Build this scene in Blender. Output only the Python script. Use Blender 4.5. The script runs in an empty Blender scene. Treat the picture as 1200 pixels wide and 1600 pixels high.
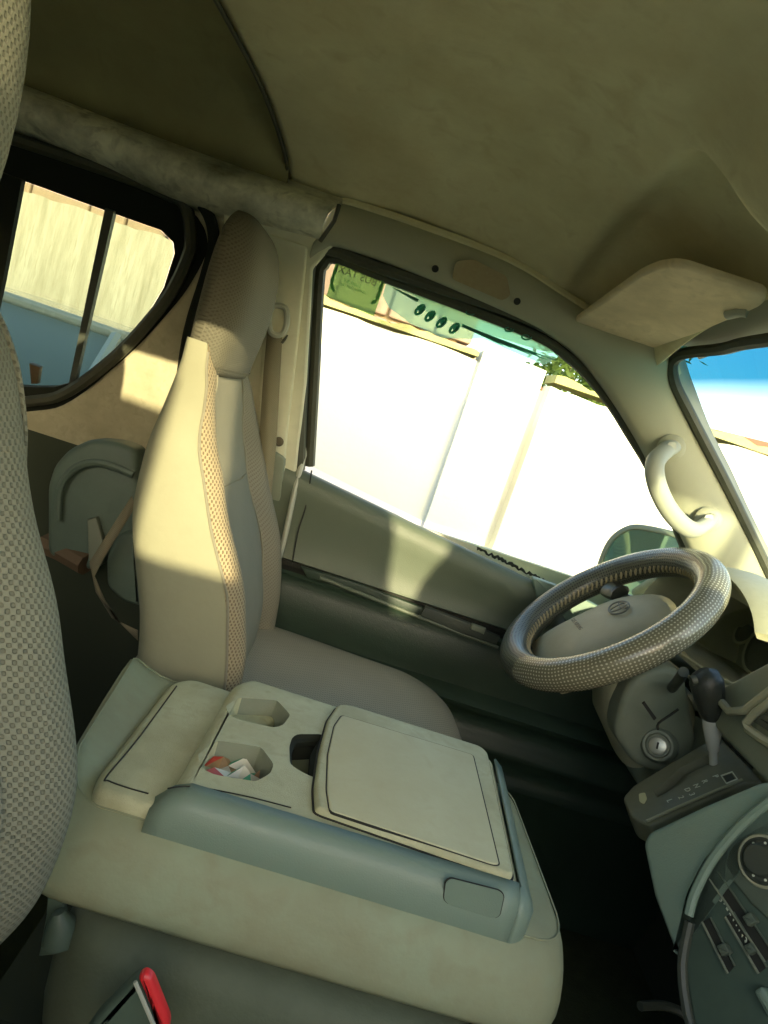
import bpy, bmesh, math, random
from mathutils import Vector, Matrix
from mathutils.geometry import tessellate_polygon
random.seed(7)
R = math.radians
# ------------------------------------------------------------------ camera, world, sun
scn = bpy.context.scene
FPX = 1100.0
CAM = Vector((0, 0, 1.05))
YAW, PITCH, ROLL = R(2.6), R(8.9), R(18.5)
fw = Vector((math.sin(YAW)*math.cos(PITCH), math.cos(YAW)*math.cos(PITCH), -math.sin(PITCH)))
r0 = Vector((math.cos(YAW), -math.sin(YAW), 0))
u0 = r0.cross(fw)
RT = r0*math.cos(ROLL) + u0*math.sin(ROLL)
UP = -r0*math.sin(ROLL) + u0*math.cos(ROLL)
cd = bpy.data.cameras.new('camera'); cam = bpy.data.objects.new('camera', cd)
scn.collection.objects.link(cam); scn.camera = cam
cd.sensor_fit = 'HORIZONTAL'; cd.sensor_width = 36; cd.lens = FPX/1200*36
cd.clip_start = 0.01; cd.clip_end = 600
m = Matrix((RT, UP, -fw)).transposed().to_4x4(); m.translation = CAM
cam.matrix_world = m

SUN_TRAVEL = Vector((-0.27, 1.0, -0.235)).normalized()
world = bpy.data.worlds.new('World'); scn.world = world; world.use_nodes = True
wn = world.node_tree.nodes; wl = world.node_tree.links
bg = wn['Background']
sky = wn.new('ShaderNodeTexSky'); sky.sky_type = 'NISHITA'; sky.sun_disc = False
el = math.asin(-SUN_TRAVEL.z)
to_sun = -SUN_TRAVEL
sky.sun_elevation = el
sky.sun_rotation = math.atan2(to_sun.x, to_sun.y)
sky.dust_density = 2.5; sky.air_density = 1.0
wl.new(sky.outputs[0], bg.inputs[0]); bg.inputs[1].default_value = 0.15
sd = bpy.data.lights.new('sun', 'SUN'); sd.energy = 2.0; sd.angle = R(0.4); sd.color = (1.0, 0.84, 0.52)
sun = bpy.data.objects.new('sun', sd); scn.collection.objects.link(sun)
sun.rotation_euler = SUN_TRAVEL.to_track_quat('-Z', 'Y').to_euler()
scn.view_settings.view_transform = 'Standard'; scn.view_settings.look = 'None'
scn.view_settings.gamma = 1; scn.view_settings.use_curve_mapping = False
scn.view_settings.exposure = 2.3
scn.cycles.max_bounces = 16; scn.cycles.diffuse_bounces = 10; scn.cycles.transparent_max_bounces = 16

# ------------------------------------------------------------------ helpers
def ray(px, py):
    return (fw + RT*((px-600)/FPX) + UP*((800-py)/FPX))
def onp(px, py, p, n):
    d = ray(px, py); n = Vector(n); p = Vector(p)
    return CAM + d*((p-CAM).dot(n)/d.dot(n))
def Y(px, py, y): return onp(px, py, (0, y, 0), (0, 1, 0))
def Z(px, py, z): return onp(px, py, (0, 0, z), (0, 0, 1))
def X(px, py, x): return onp(px, py, (x, 0, 0), (1, 0, 0))
SN = Vector((0, 1, .255)).normalized()            # driver side window plane, leaning in towards the roof
def W(px, py, off=0): return onp(px, py, Vector((0, 1.50, .86)) - SN*off, SN)

def link(o): scn.collection.objects.link(o)
def setp(o, label=None, cat=None, group=None, kind=None):
    if label: o['label'] = label
    if cat: o['category'] = cat
    if group: o['group'] = group
    if kind: o['kind'] = kind
    return o
def thing(name, label, cat, loc=(0, 0, 0), group=None):
    o = bpy.data.objects.new(name, None); link(o); o.location = loc; o.empty_display_size = .05
    return setp(o, label, cat, group)
def obj(name, V, F, mat, parent=None, smooth=True, ms=None, fm=None, auto=None):
    me = bpy.data.meshes.new(name)
    me.from_pydata([tuple(v) for v in V], [], F); me.update()
    bm = bmesh.new(); bm.from_mesh(me)
    bmesh.ops.recalc_face_normals(bm, faces=bm.faces); bm.to_mesh(me); bm.free()
    for k in ([mat] if not ms else ms): me.materials.append(k)
    if fm:
        for p, i in zip(me.polygons, fm): p.material_index = i
    for p in me.polygons: p.use_smooth = smooth
    if smooth and auto is not False: me.set_sharp_from_angle(angle=R(auto or 40))
    o = bpy.data.objects.new(name, me); link(o)
    if parent:
        o.parent = parent
        w = parent.location.copy(); q = parent.parent
        while q: w += q.location; q = q.parent
        me.transform(Matrix.Translation(-w))
    return o
def part(name, VF, mat, parent=None, **k): return obj(name, VF[0], VF[1], mat, parent, **k)
def join(*L):
    V = []; F = []
    for v, f in L:
        b = len(V); V += list(v); F += [tuple(i+b for i in q) for q in f]
    return V, F
def subsurf(o, n=2):
    s = o.modifiers.new('sub', 'SUBSURF'); s.levels = n; s.render_levels = n; return o
def solid(o, t, off=-1):
    s = o.modifiers.new('solid', 'SOLIDIFY'); s.thickness = t; s.offset = off; return o
def bevel(o, w, n=3):
    s = o.modifiers.new('bev', 'BEVEL'); s.width = w; s.segments = n; s.limit_method = 'ANGLE'; s.angle_limit = R(35); return o
def box(c, s, rot=None):
    V = []
    for a in (-1, 1):
        for b in (-1, 1):
            for d in (-1, 1):
                v = Vector((a*s[0]/2, b*s[1]/2, d*s[2]/2))
                if rot is not None: v = rot @ v
                V.append(v+Vector(c))
    return V, [(0, 1, 3, 2), (4, 6, 7, 5), (0, 4, 5, 1), (2, 3, 7, 6), (0, 2, 6, 4), (1, 5, 7, 3)]
def grid(rows, closeu=False, closev=False):
    n = len(rows); k = len(rows[0]); V = [Vector(p) for r in rows for p in r]; F = []
    for i in range(n if closeu else n-1):
        for j in range(k if closev else k-1):
            F.append((i*k+j, i*k+(j+1) % k, ((i+1) % n)*k+(j+1) % k, ((i+1) % n)*k+j))
    return V, F
def loft(rings, cap=True):
    V, F = grid(rings, closev=True); k = len(rings[0])
    if cap: F.append(tuple(range(k))[::-1]); F.append(tuple(range((len(rings)-1)*k, len(rings)*k)))
    return V, F
def spline(P, n=6, closed=False):
    P = [Vector(p) for p in P]; N = len(P); out = []
    for i in range(N if closed else N-1):
        if closed: a, b, c, d = P[i-1], P[i], P[(i+1) % N], P[(i+2) % N]
        else: a, b, c, d = P[max(i-1, 0)], P[i], P[i+1], P[min(i+2, N-1)]
        for k in range(n):
            t = k/n
            out.append(.5*((2*b)+(c-a)*t+(2*a-5*b+4*c-d)*t*t+(3*b-a-3*c+d)*t**3))
    if not closed: out.append(P[-1])
    return out
def tube(P, r, k=10, closed=False, ell=1.0, nrm=None, cap=True):
    P = [Vector(p) for p in P]; n = len(P); rings = []
    N = Vector(nrm) if nrm is not None else None
    for i in range(n):
        if closed: t = (P[(i+1) % n]-P[i-1])
        else: t = P[min(i+1, n-1)]-P[max(i-1, 0)]
        t.normalize()
        if nrm is not None: a = Vector(nrm)
        else:
            a = N if N is not None else (Vector((0, 0, 1)) if abs(t.z) < .9 else Vector((1, 0, 0)))
        a = (a-t*a.dot(t)).normalized(); 
        if nrm is None: N = a
        b = t.cross(a)
        rr = r[i] if isinstance(r, (list, tuple)) else r
        rings.append([P[i]+(a*math.cos(2*math.pi*j/k)*ell+b*math.sin(2*math.pi*j/k))*rr for j in range(k)])
    if closed: return grid(rings, True, True)
    return loft(rings, cap)
def lathe(prof, k=32, M=Matrix()):
    rings = [[M @ Vector((r*math.cos(2*math.pi*j/k), r*math.sin(2*math.pi*j/k), h)) for j in range(k)] for r, h in prof]
    return loft(rings)
def frame(o, z, x=(1, 0, 0)):
    z = Vector(z).normalized(); x = Vector(x); x = (x-z*x.dot(z)).normalized(); y = z.cross(x)
    M = Matrix((x, y, z)).transposed().to_4x4(); M.translation = Vector(o); return M
def area2(P): return sum(P[i-1][0]*P[i][1]-P[i][0]*P[i-1][1] for i in range(len(P)))
def ccw(P): return list(P) if area2(P) > 0 else list(P)[::-1]
def inset(P, d):
    out = []; n = len(P)
    for i in range(n):
        p0, p1, p2 = [Vector(P[(i+k) % n]) for k in (-1, 0, 1)]
        a = (p1-p0).normalized(); b = (p2-p1).normalized()
        na = Vector((-a.y, a.x)); nb = Vector((-b.y, b.x)); m_ = na+nb
        if m_.length < 1e-6: m_ = na
        m_.normalize(); out.append(p1+m_*(d/max(.35, m_.dot(na))))
    return out
def roundp(P, r, n=5):
    out = []; N = len(P)
    for i in range(N):
        p0, p1, p2 = [Vector(P[(i+k) % N][:2]) for k in (-1, 0, 1)]
        rr = r[i] if isinstance(r, (list, tuple)) else r
        la, lb = (p0-p1), (p2-p1)
        d = min(rr, la.length*.48, lb.length*.48)
        a = p1+la.normalized()*d; b = p1+lb.normalized()*d
        for k in range(n+1):
            t = k/n; out.append(a*(1-t)**2+p1*2*t*(1-t)+b*t*t)
    return out
def slab(outer, h0, h1, M=Matrix(), holes=(), r=0.0, hd=None, flare=0.0, seg=4, botcap=True):
    """outline in local x,y extruded from h0 (bottom) to h1 (top, rounded edge r), holes are pits of depth hd (None: right through)"""
    o = ccw([Vector(p[:2]) for p in outer]); V = []; F = []; n = len(o)
    levels = [(inset(o, -flare), h0)]
    if r > 0:
        for k in range(seg+1):
            a = k/seg*math.pi/2
            levels.append((inset(o, r*(1-math.cos(a))), h1-r+r*math.sin(a)))
    else: levels.append((o, h1))
    for P, h in levels: V += [Vector((p.x, p.y, h)) for p in P]
    for L in range(len(levels)-1):
        for i in range(n):
            j = (i+1) % n; F.append((L*n+i, L*n+j, (L+1)*n+j, (L+1)*n+i))
    top = levels[-1][0]; tb = (len(levels)-1)*n
    HS = [ccw([Vector(p[:2]) for p in h]) for h in holes]
    if not HS: F.append(tuple(range(tb, tb+n)))
    else:
        lists = [[Vector((p.x, p.y, 0)) for p in top]]; idx = list(range(tb, tb+n))
        for H in HS:
            b = len(V); V += [Vector((p.x, p.y, h1)) for p in H]
            lists.append([Vector((p.x, p.y, 0)) for p in H[::-1]]); idx += list(range(b, b+len(H)))[::-1]
            H2 = inset(H, .12*min(.03, hd or 0)) if hd else H
            c = len(V); V += [Vector((p.x, p.y, (h1-hd) if hd else h0)) for p in H2]; k = len(H)
            for i in range(k):
                j = (i+1) % k; F.append((b+j, b+i, c+i, c+j))
            if hd: F.append(tuple(range(c, c+k)))
        for t in tessellate_polygon(lists): F.append(tuple(idx[i] for i in t))
    if botcap and not (HS and hd is None): F.append(tuple(range(n))[::-1])
    return [M @ v for v in V], F
def loc2(M, pts):
    I = M.inverted(); return [(I @ Vector(p)).to_2d() for p in pts]
def plate(pts, t, n_to, **k):
    """slab on the plane of 3-D points pts, thick t behind the face that looks towards n_to"""
    P = [Vector(p) for p in pts]; c = sum(P, Vector())/len(P)
    nn = Vector()
    for i in range(len(P)): nn += (P[i-1]-c).cross(P[i]-c)
    nn.normalize()
    if nn.dot(Vector(n_to)) < 0: nn = -nn
    M = frame(c, nn, P[1]-P[0])
    L = loc2(M, P)
    if 'rp' in k: L = roundp(L, k.pop('rp'))
    if 'holes' in k: k['holes'] = [loc2(M, h) for h in k['holes']]
    return slab(L, -t, 0, M, **k)

# ------------------------------------------------------------------ materials
def mat(name, col, rough=.6, metal=0, dirt=0, dcol=None, dscale=6, bump=0, bscale=200, spec=.5, detail=6, stretch=(1, 1, 1), coat=0, bdet=3):
    M = bpy.data.materials.new(name); M.use_nodes = True; nt = M.node_tree; N = nt.nodes; L = nt.links
    b = N['Principled BSDF']; b.inputs['Base Color'].default_value = (*col, 1); b.inputs['Roughness'].default_value = rough
    b.inputs['Metallic'].default_value = metal; b.inputs['Specular IOR Level'].default_value = spec
    if coat: b.inputs['Coat Weight'].default_value = coat
    tc = N.new('ShaderNodeTexCoord'); mp = N.new('ShaderNodeMapping'); L.new(tc.outputs['Object'], mp.inputs[0]); mp.inputs['Scale'].default_value = stretch
    M['src'] = 1
    if dirt:
        n = N.new('ShaderNodeTexNoise'); n.inputs['Scale'].default_value = dscale; n.inputs['Detail'].default_value = detail; n.inputs['Roughness'].default_value = .65
        L.new(mp.outputs[0], n.inputs[0])
        cr = N.new('ShaderNodeValToRGB'); cr.color_ramp.elements[0].position = .38; cr.color_ramp.elements[1].position = .72
        cr.color_ramp.elements[0].color = (0, 0, 0, 1); L.new(n.outputs[0], cr.inputs[0])
        nb = N.new('ShaderNodeTexNoise'); nb.inputs['Scale'].default_value = dscale*5.3; nb.inputs['Detail'].default_value = 5; nb.inputs['Distortion'].default_value = .6; L.new(mp.outputs[0], nb.inputs[0])
        rb_ = N.new('ShaderNodeMapRange'); rb_.inputs[1].default_value = .42; rb_.inputs[2].default_value = .72; rb_.inputs[4].default_value = .7; L.new(nb.outputs[0], rb_.inputs[0])
        ad = N.new('ShaderNodeMath'); ad.operation = 'MAXIMUM'; L.new(cr.outputs[0], ad.inputs[0]); L.new(rb_.outputs[0], ad.inputs[1])
        mu = N.new('ShaderNodeMath'); mu.operation = 'MULTIPLY'; mu.inputs[1].default_value = dirt; L.new(ad.outputs[0], mu.inputs[0])
        mx = N.new('ShaderNodeMix'); mx.data_type = 'RGBA'; L.new(mu.outputs[0], mx.inputs['Factor'])
        mx.inputs[6].default_value = (*col, 1); mx.inputs[7].default_value = (*(dcol or [c*.5 for c in col]), 1)
        L.new(mx.outputs[2], b.inputs['Base Color'])
        n3 = N.new('ShaderNodeMapRange'); n3.inputs[3].default_value = max(.05, rough-.1); n3.inputs[4].default_value = min(1, rough+.15)
        L.new(n.outputs[0], n3.inputs[0]); L.new(n3.outputs[0], b.inputs['Roughness'])
    if bump:
        n2 = N.new('ShaderNodeTexNoise'); n2.inputs['Scale'].default_value = bscale; n2.inputs['Detail'].default_value = bdet; n2.inputs['Roughness'].default_value = .55; L.new(mp.outputs[0], n2.inputs[0])
        bp = N.new('ShaderNodeBump'); bp.inputs['Strength'].default_value = bump; bp.inputs['Distance'].default_value = .002
        L.new(n2.outputs[0], bp.inputs['Height']); L.new(bp.outputs[0], b.inputs['Normal'])
    return M
def weave(name, col, hole, cell, axes=((1, 1, 0), (0, 0, 1)), depth=.6, rough=.8, thr=.15, dirtcol=None, spec=.3, dist=.0015):
    M = mat(name, col, rough, dirt=.001, spec=spec); nt = M.node_tree; N = nt.nodes; L = nt.links; b = N['Principled BSDF']
    for l in list(b.inputs['Roughness'].links)+list(b.inputs['Base Color'].links): L.remove(l)
    tc = [n for n in N if n.type == 'TEX_COORD'][0]
    wz_ = N.new('ShaderNodeTexNoise'); wz_.inputs['Scale'].default_value = 22; L.new(tc.outputs['Object'], wz_.inputs[0])
    wm_ = N.new('ShaderNodeVectorMath'); wm_.operation = 'SCALE'; wm_.inputs[3].default_value = cell*1.6; L.new(wz_.outputs['Color'], wm_.inputs[0])
    wa_ = N.new('ShaderNodeVectorMath'); wa_.operation = 'ADD'; L.new(tc.outputs['Object'], wa_.inputs[0]); L.new(wm_.outputs[0], wa_.inputs[1])
    outs = []
    for ax in axes:
        d = N.new('ShaderNodeVectorMath'); d.operation = 'DOT_PRODUCT'; d.inputs[1].default_value = ax; L.new(wa_.outputs[0], d.inputs[0])
        k = N.new('ShaderNodeMath'); k.operation = 'MULTIPLY'; k.inputs[1].default_value = math.pi/cell; L.new(d.outputs['Value'], k.inputs[0])
        s = N.new('ShaderNodeMath'); s.operation = 'SINE'; L.new(k.outputs[0], s.inputs[0]); outs.append(s)
    p = N.new('ShaderNodeMath'); p.operation = 'MULTIPLY'; L.new(outs[0].outputs[0], p.inputs[0]); L.new(outs[1].outputs[0], p.inputs[1])
    mr = N.new('ShaderNodeMapRange'); mr.interpolation_type = 'SMOOTHSTEP'; mr.inputs[1].default_value = thr; mr.inputs[2].default_value = thr+.45; L.new(p.outputs[0], mr.inputs[0])
    nz = N.new('ShaderNodeTexNoise'); nz.inputs['Scale'].default_value = 9; nz.inputs['Detail'].default_value = 5; L.new(tc.outputs['Object'], nz.inputs[0])
    m0 = N.new('ShaderNodeMix'); m0.data_type = 'RGBA'; L.new(nz.outputs[0], m0.inputs['Factor'])
    m0.inputs[6].default_value = (*[c*1.1 for c in col], 1); m0.inputs[7].default_value = (*(dirtcol or [c*.85 for c in col]), 1)
    mx = N.new('ShaderNodeMix'); mx.data_type = 'RGBA'; L.new(mr.outputs[0], mx.inputs['Factor']); L.new(m0.outputs[2], mx.inputs[6]); mx.inputs[7].default_value = (*hole, 1)
    L.new(mx.outputs[2], b.inputs['Base Color'])
    inv = N.new('ShaderNodeMath'); inv.operation = 'SUBTRACT'; inv.inputs[0].default_value = 1; L.new(mr.outputs[0], inv.inputs[1])
    bp = N.new('ShaderNodeBump'); bp.inputs['Strength'].default_value = depth; bp.inputs['Distance'].default_value = dist
    L.new(inv.outputs[0], bp.inputs['Height']); L.new(bp.outputs[0], b.inputs['Normal'])
    return M
def use_uv(M):
    tc = [n for n in M.node_tree.nodes if n.type == 'TEX_COORD'][0]
    for l in list(tc.outputs['Object'].links):
        if l.to_node.type == 'VECT_MATH' and l.to_node.operation == 'ADD': M.node_tree.links.new(tc.outputs['UV'], l.to_socket)
    return M
def glass(name, tint, gloss=.06, band=None):
    M = bpy.data.materials.new(name); M.use_nodes = True; nt = M.node_tree; N = nt.nodes; L = nt.links
    for n in list(N):
        if n.type != 'OUTPUT_MATERIAL': N.remove(n)
    out = [n for n in N if n.type == 'OUTPUT_MATERIAL'][0]
    t = N.new('ShaderNodeBsdfTransparent'); t.inputs[0].default_value = (*tint, 1)
    g = N.new('ShaderNodeBsdfGlossy'); g.inputs['Roughness'].default_value = .02
    lw_ = N.new('ShaderNodeLayerWeight'); pw_ = N.new('ShaderNodeMath'); pw_.operation = 'POWER'; pw_.inputs[1].default_value = 4; L.new(lw_.outputs['Facing'], pw_.inputs[0])
    fr = N.new('ShaderNodeMath'); fr.operation = 'MULTIPLY_ADD'; fr.inputs[1].default_value = .8; fr.inputs[2].default_value = .05; L.new(pw_.outputs[0], fr.inputs[0])
    mu = N.new('ShaderNodeMath'); mu.operation = 'MULTIPLY'; mu.inputs[1].default_value = gloss*10; L.new(fr.outputs[0], mu.inputs[0])
    mx = N.new('ShaderNodeMixShader'); L.new(mu.outputs[0], mx.inputs[0]); L.new(t.outputs[0], mx.inputs[1]); L.new(g.outputs[0], mx.inputs[2])
    L.new(mx.outputs[0], out.inputs[0])
    if band:
        tc = N.new('ShaderNodeTexCoord'); s = N.new('ShaderNodeSeparateXYZ'); L.new(tc.outputs['Object'], s.inputs[0])
        cr = N.new('ShaderNodeMapRange'); cr.inputs[1].default_value = band[0]; cr.inputs[2].default_value = band[1]; L.new(s.outputs[2], cr.inputs[0])
        c = N.new('ShaderNodeMix'); c.data_type = 'RGBA'; c.inputs[6].default_value = (*tint, 1); c.inputs[7].default_value = (*band[2], 1)
        L.new(cr.outputs[0], c.inputs['Factor']); L.new(c.outputs[2], t.inputs[0])
    return M
def film(name, col, alpha):
    M = bpy.data.materials.new(name); M.use_nodes = True; nt = M.node_tree; N = nt.nodes; L = nt.links
    b = N['Principled BSDF']; b.inputs['Base Color'].default_value = (*col, 1); b.inputs['Roughness'].default_value = .5
    t = N.new('ShaderNodeBsdfTranslucent'); t.inputs[0].default_value = (*col, 1)
    tr = N.new('ShaderNodeBsdfTransparent'); tr.inputs[0].default_value = (*col, 1)
    m1 = N.new('ShaderNodeMixShader'); m1.inputs[0].default_value = .5; L.new(b.outputs[0], m1.inputs[1]); L.new(t.outputs[0], m1.inputs[2])
    m2 = N.new('ShaderNodeMixShader'); m2.inputs[0].default_value = alpha; L.new(tr.outputs[0], m2.inputs[1]); L.new(m1.outputs[0], m2.inputs[2])
    L.new(m2.outputs[0], N['Material Output'].inputs[0])
    return M

BEIGE = (.43, .42, .28)
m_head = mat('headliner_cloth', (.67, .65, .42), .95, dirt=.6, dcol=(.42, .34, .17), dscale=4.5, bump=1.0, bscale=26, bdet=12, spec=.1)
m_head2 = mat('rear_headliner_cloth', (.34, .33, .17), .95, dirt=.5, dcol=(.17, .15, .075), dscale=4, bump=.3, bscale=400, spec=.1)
m_rail = mat('stained_rail_trim', (.90, .90, .70), .5, dirt=.95, dcol=(.12, .13, .07), dscale=7, bump=.6, bscale=30, bdet=10, spec=.3, stretch=(1, 1, 1))
m_body = mat('cabin_paint', (.62, .62, .45), .45, dirt=.5, dcol=(.36, .35, .24), dscale=5)
m_panelpaint = mat('scuffed_body_paint', (.52, .50, .33), .5, dirt=.8, dcol=(.34, .31, .19), dscale=14)
m_pillar = mat('pillar_trim_plastic', (.37, .375, .265), .55, dirt=.4, dcol=(.30, .305, .21), dscale=4, bump=.25, bscale=700)
m_pillar2 = mat('pillar_paint', (.66, .66, .48), .5, dirt=.5, dcol=(.5, .5, .34), dscale=8)
m_seal = mat('rubber_seal', (.05, .055, .035), .55, dirt=.4, dcol=(.10, .10, .06), dscale=15)
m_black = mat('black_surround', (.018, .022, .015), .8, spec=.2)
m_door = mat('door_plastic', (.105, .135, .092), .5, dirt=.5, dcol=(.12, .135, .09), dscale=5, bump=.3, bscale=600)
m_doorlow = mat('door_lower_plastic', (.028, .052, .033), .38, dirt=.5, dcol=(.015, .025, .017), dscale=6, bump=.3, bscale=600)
m_seatside = mat('seat_vinyl', (.27, .275, .18), .65, dirt=.35, dcol=(.22, .21, .135), dscale=6, bump=.8, bscale=18, bdet=12, spec=.3)
m_strip = weave('seat_mesh_strip', (.36, .30, .18), (.17, .13, .075), .0048, depth=.9, dist=.0016, thr=.1)
m_centre = weave('seat_fine_cloth', (.23, .21, .145), (.16, .145, .095), .0032, axes=((0, 1, 0), (.3, 0, 1)), depth=.5, dist=.0008)
m_plaincloth = mat('seat_plain_cloth', (.24, .23, .165), .85, dirt=.4, dcol=(.19, .18, .12), dscale=7, bump=.4, bscale=900, spec=.2)
m_near = weave('seat_honeycomb_cloth', (.205, .21, .148), (.138, .14, .098), .0034, axes=((.25, 1, 0), (.2, 0, 1)), depth=.9, dist=.0014, thr=.05)
m_headrest = weave('headrest_cloth', (.12, .115, .078), (.09, .086, .056), .0032, axes=((.6, 1, 0), (0, 0, 1)), depth=.8, dist=.001)
m_fold = mat('folded_seat_vinyl', (.265, .315, .205), .65, dirt=.85, dcol=(.22, .21, .12), dscale=5, bump=1.0, bscale=24, bdet=12, spec=.35)
m_tray = mat('console_tray_plastic', (.50, .53, .34), .55, dirt=.8, dcol=(.33, .31, .17), dscale=9, bump=.5, bscale=700)
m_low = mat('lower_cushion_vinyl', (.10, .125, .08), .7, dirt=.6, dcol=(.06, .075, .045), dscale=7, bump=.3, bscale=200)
m_inlay = mat('lid_inlay_plastic', (.52, .53, .34), .6, dirt=.7, dcol=(.43, .40, .23), dscale=7, bump=.2, bscale=500)
m_cush = weave('cushion_cloth', (.34, .32, .235), (.24, .225, .16), .0040, axes=((1, 0, 0), (0, 1, 0)), depth=.5, dist=.0008)
m_trayside = mat('console_side_plastic', (.165, .24, .19), .42, dirt=.4, dcol=(.20, .23, .18), dscale=9, bump=.2, bscale=700)
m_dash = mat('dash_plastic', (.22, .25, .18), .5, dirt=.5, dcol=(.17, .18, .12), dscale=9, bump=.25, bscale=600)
m_dash2 = mat('dash_teal_plastic', (.20, .29, .225), .45, dirt=.5, dcol=(.23, .27, .20), dscale=10, bump=.25, bscale=600)
m_dashlt = mat('dash_light_plastic', (.40, .40, .27), .5, dirt=.5, dcol=(.30, .29, .18), dscale=9, bump=.25, bscale=600)
m_dark = mat('dark_plastic', (.05, .06, .045), .45, dirt=.4, dcol=(.08, .09, .065), dscale=20, bump=.2, bscale=500)
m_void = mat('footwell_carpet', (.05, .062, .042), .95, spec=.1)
m_carpet = mat('floor_carpet', (.06, .07, .035), .95, dirt=.7, dcol=(.03, .04, .02), dscale=14, bump=1, bscale=300, spec=.1)
m_dgreen = mat('dark_green_plastic', (.075, .115, .085), .5, dirt=.5, dcol=(.05, .075, .055), dscale=12)
m_mould = mat('moulded_side_plastic', (.12, .17, .13), .45, dirt=.5, dcol=(.08, .11, .08), dscale=8, bump=.2, bscale=500)
m_chrome = mat('chrome', (.80, .82, .77), .28, metal=1)
m_knob = mat('knob_leather', (.035, .04, .033), .4, bump=.3, bscale=400)
m_hub = mat('airbag_cover', (.38, .34, .21), .55, dirt=.4, dcol=(.27, .26, .16), dscale=12, bump=.3, bscale=500)
m_belt = weave('belt_webbing', (.24, .22, .14), (.16, .15, .09), .0016, axes=((1, 0, .3), (0, .3, 1)), depth=.4)
m_white = mat('print_white', (.75, .78, .62), .5)
m_printgrey = mat('print_grey', (.12, .14, .10), .5)
m_line = mat('gap_line', (.02, .022, .016), .8)
m_red = mat('buckle_red', (.62, .03, .035), .3)
m_green = mat('wrapper_green', (.05, .36, .20), .4)
m_screw = mat('screw_metal', (.10, .09, .06), .5, metal=.6)
m_handle = mat('grab_handle_plastic', (.38, .40, .32), .45, dirt=.3, dcol=(.45, .45, .34), dscale=12)

# ------------------------------------------------------------------ outside: ground, walls, car, building, tree
m_ground = mat('dusty_ground', (.34, .29, .20), .95, dirt=.6, dcol=(.22, .18, .12), dscale=2, bump=1, bscale=30)
setp(part('ground', ([(-200, -200, -.7), (200, -200, -.7), (200, 200, -.7), (-200, 200, -.7)], [(0, 1, 2, 3)]), m_ground), kind='structure')
m_wall = mat('whitewashed_plaster', (.80, .80, .76), .9, dirt=.25, dcol=(.66, .66, .62), dscale=1.5, bump=1, bscale=25)
m_wallold = mat('streaked_cream_plaster', (.44, .42, .36), .9, dirt=.9, dcol=(.24, .22, .16), dscale=5, stretch=(2.4, 1, .25), bump=1, bscale=25)
m_stone = mat('pink_stone', (.36, .27, .20), .9, dirt=.8, dcol=(.25, .19, .14), dscale=5, bump=1, bscale=20)
WY = 4.0
def ragged(x0, x1, y, th, zb, zt, jag, step=.07, seed=1):
    rnd = random.Random(seed); n = max(2, int((x1-x0)/step)); top = []; z = 0
    for i in range(n+1):
        z = z*.6+rnd.uniform(-jag, jag)*.7; top.append((x0+(x1-x0)*i/n, zt+z))
    V = []; F = []
    for (x, z) in top:
        V += [(x, y, zb), (x, y, z), (x, y+th, z+jag*.3), (x, y+th, zb)]
    for i in range(n):
        a = i*4; b = a+4
        for k in range(3): F.append((a+k, b+k, b+k+1, a+k+1))
    F += [(0, 1, 2, 3), (n*4+3, n*4+2, n*4+1, n*4)]
    return V, F
wt = thing('compound_wall', 'whitewashed plaster compound wall with chipped coping and a pier outside the driver window', 'wall', (.5, WY, -.7))
part('wall_face', ragged(-1.02, .42, WY, .2, -.7, 1.40, .012, seed=2), m_wall, wt, smooth=False)
part('pier', ragged(.42, .78, WY-.06, .32, -.7, 1.46, .008, seed=3), m_wall, wt, smooth=False)
part('wall_face', ragged(.845, 9, WY+.0, .2, -.7, 1.40, .02, seed=4), m_wall, wt, smooth=False)
part('recessed_joint', ragged(.78, .845, WY+.12, .08, -.7, 1.36, .01, seed=13), m_wall, wt, smooth=False)
for x0, x1, sd_ in ((-1.02, .40, 5), (.85, 9, 6)):
    part('coping', ragged(x0, x1, WY-.03, .27, 1.415, 1.45, .02, step=.05, seed=sd_), mat('mossy_coping', (.42, .36, .18), .95, dirt=.9, dcol=(.30, .38, .12), dscale=9), wt, smooth=False)
setp(part('stained_wall', ragged(-12, -.9, 6.0, .2, -.7, 1.70, .02, seed=8), m_wallold, smooth=False), 'cream plaster wall with dark vertical streaks seen through the rear side window', 'wall')
# stone boundary behind
st = thing('stone_wall', 'pink brown stone wall rising behind the white compound wall', 'wall', (-4, 7.6, -.7))
Vs = []; Fs = []
rnd = random.Random(5)
for r_ in range(12):
    x = -14+rnd.random()*.3; z0 = -.7+r_*.36
    while x < .55:
        w_ = rnd.uniform(.35, .7); c = box((x+w_/2, 7.6+rnd.uniform(-.02, .02), z0+.17), (min(w_, .62+.55-x if x > .2 else w_)-.025, .3, .335))
        b = len(Vs); Vs += c[0]; Fs += [tuple(i+b for i in q) for q in c[1]]; x += w_
bevel(part('stones', (Vs, Fs), m_stone, st, smooth=False), .02, 2)
part('mortar', box((-6.7, 7.66, 1.35), (14.4, .24, 4.1)), mat('mortar', (.40, .32, .20), .95), st, smooth=False)
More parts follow.
